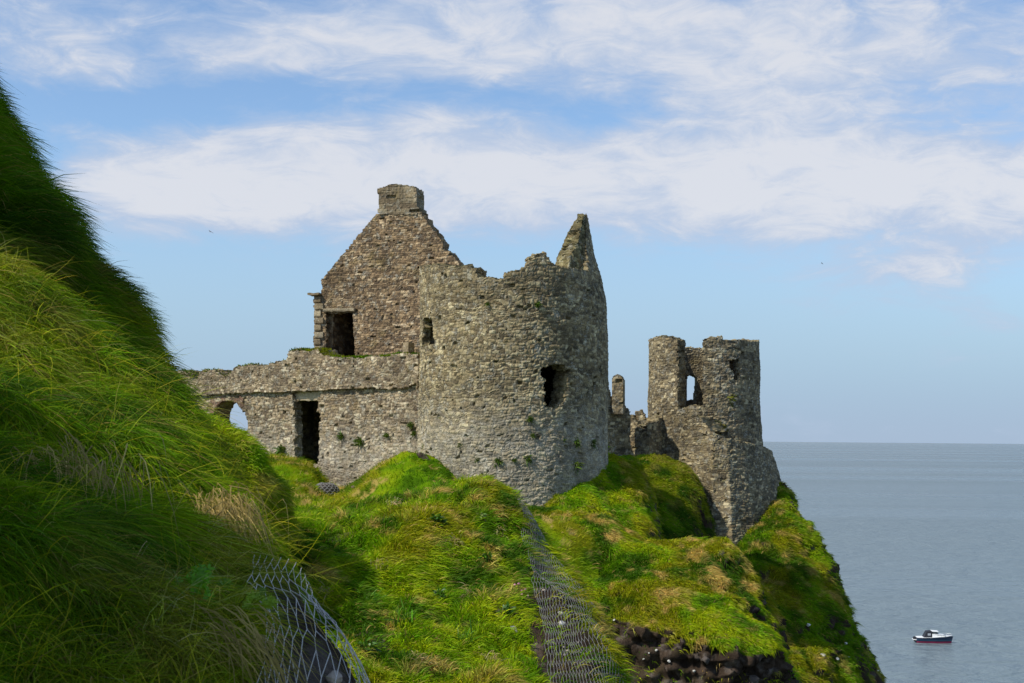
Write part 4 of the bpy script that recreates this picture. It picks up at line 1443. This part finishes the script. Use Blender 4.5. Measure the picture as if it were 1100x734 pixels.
# ------------------------------------------------------------------ boat
def boat():
    BX = at(1004, 688, 10)
    d = ray(1004, 690.5)
    k = (0.0 - EYE[2]) / d[2]
    c = EYE + d * k
    Lb = 38.5 * c[1] / FPX
    root = empty('motor_boat', (c[0], c[1], 0.0), 'small navy and white cabin boat moored on the open sea', 'boat')
    root.rotation_euler = (0, 0, R(-6))
    hl = Lb / 2
    navy = plain('navy_gelcoat', (0.02, 0.035, 0.075), 0.3)
    teal = plain('teal_stripe', (0.03, 0.12, 0.20), 0.35)
    red = plain('antifoul_red', (0.42, 0.03, 0.10), 0.5)
    white = plain('white_gelcoat', (0.80, 0.80, 0.78), 0.3, 0, 0.04)
    canv = plain('dark_canvas', (0.012, 0.014, 0.022), 0.8)
    glass = plain('dark_glass', (0.03, 0.04, 0.05), 0.1)
    steel = plain('rail_steel', (0.55, 0.55, 0.55), 0.3, 0.8)

    def section(x):
        t_ = (x + hl) / Lb
        beam = 1.22 * (1 - max(0, (t_ - 0.45) / 0.55) ** 2.2) * (0.9 + 0.1 * min(1, t_ / 0.2))
        sheer = 0.95 + 0.42 * max(0, t_ - 0.3) ** 1.5
        return max(beam, 0.02), sheer

    def skin(name, lo, hi, mat, out=0.0):
        xs = np.linspace(-hl, hl, 25)
        V, Q = [], []
        for x in xs:
            bm, sh = section(x)
            z0, z1 = lo(sh), hi(sh)
            fl0, fl1 = 0.72 + 0.28 * z0 / sh, 0.72 + 0.28 * z1 / sh
            rk0, rk1 = (x + hl) / Lb * (z0 / sh - 1) * 0.35, (x + hl) / Lb * (z1 / sh - 1) * 0.35
            V += [(x + rk1, -(bm * fl1 + out), z1), (x + rk0, -(bm * fl0 + out), z0), (x + rk0, bm * fl0 + out, z0), (x + rk1, bm * fl1 + out, z1)]
        for i in range(24):
            for a in (0, 1, 2):
                Q.append((4 * i + a, 4 * i + a + 1, 4 * i + 5 + a, 4 * i + 4 + a))
        Q += [(0, 3, 2, 1), (96, 97, 98, 99)]
        return make_mesh(name, V, Q, mat, root)
    skin('hull', lambda s: -0.25, lambda s: s, navy)
    skin('bottom_stripe', lambda s: -0.02, lambda s: 0.30, red, 0.015)
    skin('side_stripe', lambda s: 0.42, lambda s: 0.62, teal, 0.015)

    def solid(name, outline, wfun, mat, parent=root, z0=None):
        """side outline (x, z) given a half width by x"""
        n = len(outline)
        V = [(x, -wfun(x, z), z) for x, z in outline] + [(x, wfun(x, z), z) for x, z in outline]
        me = bpy.data.meshes.new(name)
        F = [tuple(range(n))[::-1], tuple(range(n, 2 * n))] + [(i, (i + 1) % n, n + (i + 1) % n, n + i) for i in range(n)]
        me.from_pydata(V, [], [f[::-1] for f in F])
        me.materials.append(mat)
        o = bpy.data.objects.new(name, me)
        COL.objects.link(o)
        o.parent = parent
        bv = o.modifiers.new('bevel', 'BEVEL'); bv.width = 0.04; bv.segments = 2
        return o
    solid('deck', [(-hl + .05, 0.9), (-0.6, 0.98), (1.6, 1.12), (hl - .15, 1.32), (hl - .12, 1.36), (1.6, 1.2), (-0.6, 1.06), (-hl + .05, 0.98)], lambda x, z: section(x)[0] * 0.97, white)
    solid('cabin', [(-0.55, 1.0), (2.2, 1.15), (1.7, 1.42), (0.9, 1.62), (0.4, 1.62), (-0.55, 1.66)], lambda x, z: 0.92 * min(1, max(.25, section(x)[0])) * (1.08 - 0.16 * (z - 1)), white)
    wind = solid('windscreen', [(0.05, 1.60), (0.62, 1.60), (0.28, 2.02), (-0.5, 2.04), (-0.5, 1.6)], lambda x, z: 0.80 - 0.1 * (z - 1.6), glass)
    solid('hardtop', [(-0.62, 2.03), (0.55, 2.02), (0.60, 2.10), (-0.62, 2.16)], lambda x, z: 0.82, white)
    can = solid('canopy', [(-0.57, 1.0), (-0.57, 2.14), (-1.5, 2.06), (-2.05, 1.02)], lambda x, z: 0.98 - 0.12 * (z - 1), canv)
    for s_ in (-1, 1):
        w_ = slab_mesh('canopy_window', plain('clear_vinyl', (0.35, 0.37, 0.40), 0.15), can, (-1.1, s_ * 0.925, 1.55), (0.27, 0.012, 0.2), np.eye(3), 3, res=0.2, jit=0, rnd=0.005)
    for s_ in (-1, 1):
        rail = []
        xs = np.linspace(0.3, hl - .2, 9)
        p = np.array([(x, s_ * section(x)[0] * 0.93, section(x)[1] + 0.42) for x in xs])
        b_ = p.copy(); b_[:, 2] -= 0.42
        rail += [(p[i], p[i + 1]) for i in range(8)] + [(p[i], b_[i]) for i in range(0, 9, 2)]
        V, Q = tubes(np.array([r_[0] for r_ in rail]), np.array([r_[1] for r_ in rail]), 0.02)
        make_mesh('bow_rail', V, Q, steel, root)
    solid('outboard_motor', [(-hl - .35, 0.15), (-hl - .1, 0.15), (-hl - .05, 0.75), (-hl - .12, 1.05), (-hl - .5, 1.0), (-hl - .55, 0.7)], lambda x, z: 0.2, canv)
    solid('swim_platform', [(-hl - .6, 0.50), (-hl, 0.50), (-hl, 0.57), (-hl - .6, 0.57)], lambda x, z: 0.85, white)


boat()


# ------------------------------------------------------------------ small things
def screen(P):
    rel = (np.asarray(P).reshape(-1, 3) - EYE) @ CR
    d = np.maximum(-rel[:, 2], 0.1)
    return 550 + rel[:, 0] / d * FPX, 367 - rel[:, 1] / d * FPX, -rel[:, 2]


def on(s, px, py, tol=None):
    """the nearest visible point of a slope at a photo position, with its normal"""
    x, y, d = screen(s.P)
    N = s.N.reshape(-1, 3)
    P = s.P.reshape(-1, 3)
    face = ((EYE - P) * N).sum(1) > 0
    r2 = (x - px) ** 2 + (y - py) ** 2 + np.where(face, 0, 1e6)
    near = np.flatnonzero(r2 < max(r2.min() * 2.5, 16))
    k = near[np.argmin(d[near] + 0.02 * np.sqrt(r2[near]))]
    return P[k], N[k]


def ribbons(root, d0, L, w, bend, col, seg=3, tip=0.0, seed=0):
    g = np.random.default_rng(seed)
    n = len(root)
    ts = np.linspace(0, 1, seg + 1)
    pts = [root + (d0 * t_ + bend * t_ * t_) * L[:, None] for t_ in ts]
    tocam = EYE - root
    tocam /= np.linalg.norm(tocam, axis=1, keepdims=True)
    side = np.cross(pts[-1] - pts[0], tocam + g.normal(0, 0.4, (n, 3)))
    side /= np.linalg.norm(side, axis=1, keepdims=True) + 1e-9
    rows = []
    prof = {3: [0.35, 1.0, 0.8], 2: [0.5, 1.0], 4: [0.4, 0.9, 1.0, 0.6]}[seg]
    for k in range(seg):
        ww = (w * prof[k] * 0.5)[:, None]
        rows += [pts[k] - side * ww, pts[k] + side * ww]
    rows.append(pts[-1])
    m = len(rows)
    V = np.stack(rows, 1).reshape(-1, 3)
    b = np.arange(n)[:, None] * m
    Q = np.concatenate([b + np.array([[2 * k, 2 * k + 1, 2 * k + 3, 2 * k + 2]]) for k in range(seg - 1)])
    T = b + np.array([[2 * seg - 2, 2 * seg - 1, 2 * seg]])
    return V, Q, T, np.repeat(col, m, 0)


def unit(a):
    return a / (np.linalg.norm(a, axis=-1, keepdims=True) + 1e-9)


def tuft(name, P, N, size, n, col, label, cat, seed, spread=0.5, wide=0.12, droop=0.35, group=None, out=0.9):
    g = np.random.default_rng(seed)
    root = P + g.normal(0, size * spread * 0.3, (n, 3)) - N * size * 0.05
    d0 = unit(N * out + np.array([0, 0, 0.5]) + g.normal(0, 0.55, (n, 3)))
    L = size * (0.45 + 0.75 * g.random(n))
    bend = np.tile([0, 0, -droop], (n, 1)) * (0.5 + g.random((n, 1)))
    c = np.asarray(col) * np.exp(g.normal(0, 0.28, (n, 1))) * (1 + g.normal(0, 0.1, (n, 3)))
    V, Q, T, C = ribbons(root, d0, L, np.full(n, size * wide) * (0.6 + 0.8 * g.random(n)), bend, c, 3, seed=seed)
    o = make_mesh(name, V, Q, M_LEAF, attrs={'col': C}, tris=T, loc=P)
    tag(o, label, cat, group)
    return o


WEED = (0.065, 0.105, 0.010)
tower_tufts = [
    (569.5, 451, 7, 'green fern tuft on the large tower midway below its big window'),
    (572, 468, 6, 'small fern tuft below the midway one on the large tower face'),
    (496, 478, 7, 'lone round fern tuft low on the left half of the large tower'),
    (514, 494, 6, 'small dark fern tuft leftmost in the low row on the tower foot'),
    (536, 496, 9, 'widest fern tuft in the low row along the tower foot'),
    (552, 495, 6, 'small olive fern tuft between two larger ones on the tower foot'),
    (567, 493, 9, 'bushy fern tuft at the right end of the low row on the tower foot'),
    (605, 473, 5, 'tiny fern tuft left of the bright pair on the shaded tower side'),
    (617.5, 476, 10, 'bright green weed, left one of a pair on the shaded tower side'),
    (634, 476, 10, 'bright green weed, right one of a pair near the tower edge'),
    (617, 500, 12, 'big leafy weed over a hole low on the right side of the large tower'),
    (463.5, 468, 5, 'small weed where the large tower meets the low wall'),
    (457.5, 480, 6, 'weed low in the corner between tower and low wall'),
    (524, 327, 5, 'small moss tuft high on the large tower below its left rim'),
    (577, 328, 8, 'green moss tuft high on the large tower below its rim notch'),
]
for i, (px, py, sz, lab) in enumerate(tower_tufts):
    th = tower_theta(px)
    n_ = np.array([math.sin(th), -math.cos(th), 0.0])
    p_ = at(px, py, TC[1] - TR * math.cos(th)) + n_ * 0.03
    tuft('wall_fern', p_, n_, sz * 0.042 * 0.7, 110, WEED, lab, 'plant', 200 + i, spread=0.8, wide=0.15, group='plants growing in the tower masonry')
wall_tufts = [
    (368, 469, 8, 'leafy weed on the low wall right of its tall doorway'),
    (388, 475, 11, 'largest trailing weed on the low wall right of the doorway'),
    (417, 468, 7, 'round weed on the low wall nearest the large tower'),
    (443, 457, 7, 'upper weed of two at the right end of the low wall'),
    (446, 466, 6, 'lower weed of two at the right end of the low wall'),
    (305, 484, 12, 'weed clump on the low wall just left of the doorway foot'),
]
for i, (px, py, sz, lab) in enumerate(wall_tufts):
    u_, v_ = LP.uv(px, py)
    tuft('wall_fern', LP.pt(u_, v_, 0.05), LP.n, sz * 0.042 * 0.75, 110, (0.075, 0.12, 0.014), lab, 'plant', 240 + i, spread=0.8, wide=0.15, group='plants growing in the low wall')
th_ = [(783, 428, 7, 'moss tuft under the small window of the split tower'), (773, 460, 9, 'yellow green grass tuft midway down the split tower')]
for i, (px, py, sz, lab) in enumerate(th_):
    a2 = math.asin((px - 756) / 59)
    n_ = np.array([math.sin(a2), -math.cos(a2), 0.0])
    tuft('wall_fern', at(px, py, FC[1] - FR * math.cos(a2)) + n_ * 0.05, n_, sz * 0.054, 60, (0.11, 0.12, 0.014), lab, 'plant', 260 + i, spread=1.0, wide=0.2, group='plants growing in the split tower')

# turf along the top of the low wall
g_ = np.random.default_rng(77)
nb_ = 5200
pxs = np.where(g_.random(nb_) < 0.72, 315 + 128 * g_.random(nb_), 190 + 125 * g_.random(nb_))
top_y = np.interp(pxs, [p[0] for p in l_top], [p[1] for p in l_top])
uv_ = np.array([LP.uv(a, b) for a, b in zip(pxs, top_y)])
rt = np.array([LP.pt(u, v, 0.2 - 0.9 * r_) for (u, v), r_ in zip(uv_, g_.random(nb_))])
keep_ = fbm(rt * 0.7, 5, 3) > -0.35
rt = rt[keep_]
nb_ = len(rt)
rt[:, 2] -= 0.06
c_ = turf_colour(rt, 5, 0.9, olive=0.6, yel=0.6) * np.exp(g_.normal(0, .25, (nb_, 1)))
V, Q, T, C = ribbons(rt, unit(np.array([0, 0, 1.0]) + LP.n * 0.3 + g_.normal(0, .4, (nb_, 3))), 0.10 + 0.26 * g_.random(nb_), np.full(nb_, 0.04), np.tile([0, 0, -0.3], (nb_, 1)), c_, 3)
tag(make_mesh('grass', V, Q, M_BLADE, attrs={'col': C}, tris=T), 'yellow green turf growing along the top of the low wall', 'grass', kind='stuff')


# weeds on the near bank
def palmate(px, py, size, nleaf, col, label, seed):
    P, N = on(bank, px, py)
    g = np.random.default_rng(seed)
    tocam = unit(EYE - P)
    face = unit(N * 0.5 + tocam * 0.8)
    a = unit(np.cross(face, [0, 0, 1.0])); b = np.cross(a, face)
    root, d0, L, w, bd = [], [], [], [], []
    for k in range(nleaf):
        an = g.random() * 6.28
        c = P + face * (0.11 + 0.05 * g.random()) + (a * math.cos(an) + b * math.sin(an)) * size * (0.15 + 0.5 * k / nleaf)
        tilt = unit(face + g.normal(0, 0.3, 3))
        la = unit(np.cross(tilt, [0.1, 0, 1.0])); lb = np.cross(la, tilt)
        base = an
        for q in range(7):
            t_ = base + (q - 3) * 0.62
            dd = la * math.cos(t_) + lb * math.sin(t_)
            ll = size * (0.5 - 0.05 * abs(q - 3)) * (0.85 + 0.3 * g.random())
            root.append(c); d0.append(dd); L.append(ll); w.append(ll * 0.26); bd.append(-tilt * 0.25)
            for sd in (-1, 1):
                for f in (0.35, 0.6):
                    dq = unit(dd + sd * 0.75 * (np.cross(tilt, dd)))
                    root.append(c + dd * ll * f); d0.append(dq); L.append(ll * 0.36); w.append(ll * 0.15); bd.append(-tilt * 0.2)
        root.append(P); d0.append((c - P) / np.linalg.norm(c - P)); L.append(np.linalg.norm(c - P)); w.append(0.006); bd.append(np.zeros(3))
    n = len(root)
    cc = np.asarray(col) * np.exp(g.normal(0, 0.15, (n, 1)))
    V, Q, T, C = ribbons(np.array(root), np.array(d0), np.array(L), np.array(w), np.array(bd), cc, 3, seed=seed)
    tag(make_mesh('broadleaf_weed', V, Q, M_LEAF, attrs={'col': C}, tris=T, loc=P), label, 'plant')


palmate(196, 645, 0.15, 5, (0.12, 0.31, 0.004), 'bright green weed with deeply cut leaves on the dark bank', 301)
palmate(232, 650, 0.09, 2, (0.13, 0.28, 0.006), 'single cut leaf beside the hanging straw on the bank', 302)
palmate(266, 661, 0.085, 4, (0.24, 0.36, 0.02), 'pale lime rounded weed between hanging straw and wire netting', 303)
palmate(278, 652, 0.06, 2, (0.14, 0.24, 0.03), 'tiny lime sprig just above the rounded weed', 304)


def straw(px, py, spread, n, Lr, label, seed, side=0.0):
    P, N = on(bank, px, py)
    g = np.random.default_rng(seed)
    root = P + g.normal(0, 1, (n, 3)) * np.array([spread, spread * 0.7, spread * 0.5]) + N * 0.10
    d0 = unit(N * 0.9 + np.array([side, 0, 0.05]) + g.normal(0, 0.3, (n, 3)))
    L = Lr[0] + (Lr[1] - Lr[0]) * g.random(n)
    bend = np.array([side * .3, -0.1, -1.25]) + g.normal(0, 0.22, (n, 3))
    c = np.array([0.36, 0.27, 0.10]) * np.exp(g.normal(0, 0.3, (n, 1)))
    V, Q, T, C = ribbons(root, d0 * 0.55, L, 0.003 + 0.003 * g.random(n), bend * 0.75, c, 4, seed=seed)
    tag(make_mesh('dry_grass_tuft', V, Q, M_BLADE, attrs={'col': C}, tris=T, loc=P), label, 'dry grass')


straw(232, 566, 0.075, 260, (0.35, 0.9), 'long straw coloured grass hanging down the nose of the near bank', 311, 0.1)
straw(62, 530, 0.15, 260, (0.2, 0.5), 'pale straw tuft drooping on the left part of the near bank', 312, 0.1)
straw(222, 705, 0.10, 110, (0.2, 0.45), 'dry yellow grass trailing beside the lower end of the near netting', 313, 0.4)


# stones
def stone(name, P, size, mat, label, cat, seed, group=None, flat=0.7):
    me = bpy.data.meshes.new(name)
    import bmesh
    bm = bmesh.new()
    bmesh.ops.create_icosphere(bm, subdivisions=3, radius=1.0)
    v = np.array([x.co[:] for x in bm.verts])
    g = np.random.default_rng(seed)
    # chip flat faces off a ball, then roughen
    for _ in range(9):
        n_ = unit(g.normal(0, 1, 3)); h_ = 0.55 + 0.3 * g.random()
        k = v @ n_
        v = v - np.maximum(k - h_, 0)[:, None] * n_
    v = v * (1 + 0.10 * fbm(v * 1.8 + seed, seed, 3)[:, None])
    v = v * np.array([1.0, 0.8, flat]) * size
    an = g.random() * 6.28
    rot = np.array([[math.cos(an), -math.sin(an), 0], [math.sin(an), math.cos(an), 0], [0, 0, 1]])
    v = v @ rot.T
    for x, q in zip(bm.verts, v):
        x.co = q
    bm.to_mesh(me); bm.free()
    me.materials.append(mat)
    o = bpy.data.objects.new(name, me)
    o.location = P
    COL.objects.link(o)
    tag(o, label, cat, group)
    return o


k = 0
for (px, py, sz) in [(658, 668, 1.8), (705, 695, 2.1), (695, 700, 1.2), (690, 708, 1.3), (720, 711, 2.2), (667, 725, 2.1), (745, 719, 1.8)]:
    P, N = on(lobe, px, py)
    stone('white_stone', P + N * 0.02, sz * 50 / FPX, M_PALE, 'small white stone lodged in the dark earth face under the cliff lobe', 'stone', 400 + k, 'white stones in the cliff earth')
    k += 1
for (px, py, sz) in [(868, 670, 2.6), (886, 702, 3.4), (903, 708, 2.4), (913, 704, 2.0), (908, 688, 2.0)]:
    P, N = on(seaward, px, py)
    stone('white_stone', P + N * 0.03, sz * 72 / FPX, M_PALE, 'small pale stone showing in the turf of the seaward slope', 'stone', 430 + k, 'pale stones on the seaward slope')
    k += 1
M_TAN = plain('tan_stone', (0.40, 0.33, 0.27), 0.85, 0, 0.25)
g_ = np.random.default_rng(5)
for i in range(15):
    b_ = g_.random()
    px = 570 + 62 * b_ + g_.normal(0, 10); py = 585 + 140 * b_ + g_.normal(0, 14)
    P, N = on(knoll, px, py)
    stone('tan_stone', P + N * 0.01, (1.1 + 1.5 * g_.random()) * 25 / FPX, M_TAN, 'small pinkish stone held under the long netting on the knoll', 'stone', 450 + i, 'stones under the knoll netting')
for i, (px, py, sz, lab) in enumerate([(602, 657, 3.6, 'pale cream stone, upper of two side by side under the knoll netting'), (603, 669, 4.2, 'pale cream stone, lower and larger of two under the knoll netting'),
                                       (356, 730, 11, 'pale pinkish rock under the foot of the near wire netting')]):
    sl = knoll if px > 500 else bank
    P, N = on(sl, px, py)
    dist = np.linalg.norm(P - EYE)
    stone('pale_stone', P + N * 0.02, sz * dist / FPX, M_PALE if px > 500 else M_TAN, lab, 'stone', 490 + i)
for i, (px, py, sz, lab) in enumerate([(357, 515, 3.2, 'pale rounded stone fallen below the doorway mound'), (374, 512, 4.0, 'grey block at the wall foot between the two mounds'), (378, 521, 3.0, 'small grey stone just under the block at the wall foot')]):
    P, N = on(headland, px, py)
    stone('fallen_stone', P + N * 0.05, sz * 62 / FPX, M_QUOIN if i else M_PALE, lab, 'stone', 500 + i)
rocks = [(812, 728, 8), (832, 722, 6), (648, 704, 6), (760, 716, 6)]
for i, (px, py, sz) in enumerate(rocks):
    P, N = on(lobe, px, py)
    stone('basalt_boulder', P - N * 0.12, sz * 50 / FPX, M_ROCK, 'dark basalt lump jutting from the bare earth under the cliff lobe', 'rock', 520 + i, 'basalt lumps under the cliff lobe', 0.8)
P, N = on(knoll, 552, 676)
AXK = np.stack([unit(np.cross(np.array([0, 0, 1.0]), N)), unit(np.cross(N, unit(np.cross(np.array([0, 0, 1.0]), N)))), N])
o = slab_mesh('pale_slab', M_PALE, None, P + N * 0.05, (0.055, 0.07, 0.015), AXK, 7, loc=P, res=0.03, jit=0.004, rnd=0.008)
tag(o, 'small flat blue grey slab in a dark hollow beside the knoll netting', 'slab')


# pink thrift on the knoll
M_PINK = plain('thrift_petals', (0.62, 0.26, 0.36), 0.7, 0, 0.25)
import bmesh as _bm
for i, (px, py) in enumerate([(561, 646), (565, 645), (568, 648), (563, 650), (567, 651), (558, 640), (554, 639)]):
    P, N = on(knoll, px, py)
    r_ = empty('pink_flower', P, 'small pink thrift flower beside the netting on the knoll', 'flower', 'pink flowers by the netting')
    bm = _bm.new()
    _bm.ops.create_icosphere(bm, subdivisions=2, radius=0.024)
    for v in bm.verts:
        v.co = v.co * (0.8 + 0.4 * rng.random())
        v.co.z = v.co.z * 0.7 + 0.20
    me = bpy.data.meshes.new('flower_head'); bm.to_mesh(me); bm.free(); me.materials.append(M_PINK)
    h = bpy.data.objects.new('flower_head', me); COL.objects.link(h); h.parent = r_
    V, Q = tubes(np.array([[0, 0, -0.02]]), np.array([[0, 0, 0.19]]), 0.003)
    make_mesh('stem', V, Q, plain('thrift_stem', (0.08, 0.12, 0.02)), r_)

# leafy weeds on the knoll
for i, (px, py, sz, n, col, lab) in enumerate([
        (515, 556, 9, 60, (0.22, 0.27, 0.09), 'pale leaved weed near the crest of the knoll left of the netting'),
        (470, 561, 13, 120, (0.04, 0.10, 0.004), 'dark green leafy patch under the crest of the knoll'),
        (490, 617, 8, 50, (0.14, 0.24, 0.03), 'bright small leafy weed in the middle of the knoll'),
        (450, 606, 7, 50, (0.09, 0.20, 0.02), 'green weed left of the middle of the knoll')]):
    P, N = on(knoll, px, py)
    tuft('leafy_weed', P + N * .05, N, sz * 28 / FPX, n, col, lab, 'plant', 600 + i, spread=0.6, wide=0.22, droop=0.5)

# half buried wire basket below the doorway
P, N = on(headland, 351, 526)
gb = empty('wire_basket', P, 'dark half buried stone basket in wire mesh below the doorway', 'gabion')


def dome(th, ph, r=1.0):
    return np.stack([0.62 * np.cos(th) * np.cos(ph), 0.40 * np.sin(th) * np.cos(ph), 0.46 * np.sin(ph)], -1) * r


th, ph = np.meshgrid(np.linspace(0, 2 * np.pi, 37), np.linspace(-0.3, np.pi / 2, 12))
V = dome(th.ravel(), ph.ravel(), 1.0)
V *= 1 + 0.08 * fbm(V * 6, 3, 3)[:, None]
make_mesh('stone_fill', V, grid_faces(12, 37), M_ROCK, gb)
E0, E1 = hexnet(lambda ab: dome(ab[:, 0] * 2 * np.pi, -0.2 + ab[:, 1] * 1.6, 1.10), 16, 7)
V, Q = tubes(E0, E1, 0.014)
make_mesh('wire_mesh', V, Q, M_WIRE, gb)


# two distant gulls
def gull(px, py, Y, label, seed):
    c = at(px, py, Y)
    m = plain('gull_plumage', (0.16, 0.16, 0.17), 0.7)
    th = np.linspace(0, 2 * np.pi, 9)[:-1]
    xs = np.array([-.24, -.16, 0, .12, .2, .25]); rs = np.array([.015, .05, .075, .06, .04, .012])
    V = np.array([(rs[i] * math.cos(t), xs[i], rs[i] * math.sin(t)) for i in range(6) for t in th])
    Q = [(i * 8 + k, i * 8 + (k + 1) % 8, i * 8 + 8 + (k + 1) % 8, i * 8 + 8 + k) for i in range(5) for k in range(8)]
    off = len(V)
    W_, F_ = [], []
    for s_ in (-1, 1):
        st = [(0.05, .1, .02, .16), (.25, .12, .10, .15), (.48, .03, .06, .10), (.66, -.10, -.02, .03)]
        b = off + len(W_)
        for x, y, z, ch in st:
            W_ += [(s_ * x, y, z), (s_ * x, y - ch, z), (s_ * x, y - ch, z - .012), (s_ * x, y, z - .012)]
        for i in range(3):
            for k in range(4):
                F_.append((b + 4 * i + k, b + 4 * i + (k + 1) % 4, b + 4 * i + 4 + (k + 1) % 4, b + 4 * i + 4 + k))
    o = make_mesh('gull', np.concatenate([V, np.array(W_)]), np.array(Q + F_), m)
    o.location = c
    o.rotation_euler = (0.2, 0.3, R(60))
    tag(o, label, 'bird')


gull(226, 249, 230, 'tiny dark gull flying in the sky left of the gable', 1)
gull(883, 283, 330, 'tiny far gull in the sky above the split tower and sea', 2)


# clumps that break up the knoll: rushes, dry tussocks and low herbs
g_ = np.random.default_rng(91)
clumps = [(350, 640, 'dry'), (372, 566, 'herb'), (392, 700, 'herb'), (410, 610, 'dry'), (425, 545, 'dry'), (436, 668, 'rush'), (452, 715, 'dry'), (470, 640, 'herb'),
          (486, 585, 'dry'), (500, 690, 'rush'), (505, 640, 'dry'), (522, 600, 'herb'), (530, 715, 'dry'), (535, 575, 'dry'), (545, 655, 'herb'), (400, 650, 'rush')]
desc = {'dry': ('dry_tussock', (0.34, 0.27, 0.10), 'dry grass', 0.035, 0.75), 'herb': ('low_herb', (0.05, 0.13, 0.006), 'plant', 0.20, 0.5), 'rush': ('rush_clump', (0.10, 0.22, 0.008), 'plant', 0.04, 0.25)}
where = {(350, 640): 'at the left edge of the knoll beside the bank shadow', (372, 566): 'near the left end of the knoll crest', (392, 700): 'low on the left of the knoll',
         (410, 610): 'left of the middle of the knoll', (425, 545): 'just under the knoll crest below the wire basket', (436, 668): 'low on the knoll, left of the tussock under the tower',
         (452, 715): 'at the bottom of the knoll straight below the tower left edge', (470, 640): 'in the centre of the knoll', (486, 585): 'under the pale leaved weed in mid knoll',
         (500, 690): 'low on the knoll left of the flat grey slab', (505, 640): 'right of the knoll centre', (522, 600): 'left of the top part of the long netting', (530, 715): 'at the foot of the knoll left of the long netting',
         (535, 575): 'beside the narrow top of the long netting', (545, 655): 'next to the pink flowers', (400, 650): 'on the left half of the knoll beside a dry tussock'}
kind_word = {'dry': 'straw coloured grass tussock', 'herb': 'dark green low herb', 'rush': 'fresh green rush clump'}
for i, (px, py, kd) in enumerate(clumps):
    P, N = on(knoll, px, py)
    nm, col, cat, wd, dp = desc[kd]
    tuft(nm, P + N * 0.02, N, (0.30 if kd != 'herb' else 0.16) * (0.8 + 0.5 * g_.random()), 110 if kd != 'herb' else 90, col, kind_word[kd] + ' ' + where[(px, py)], cat, 700 + i, spread=0.9, wide=wd, droop=dp)
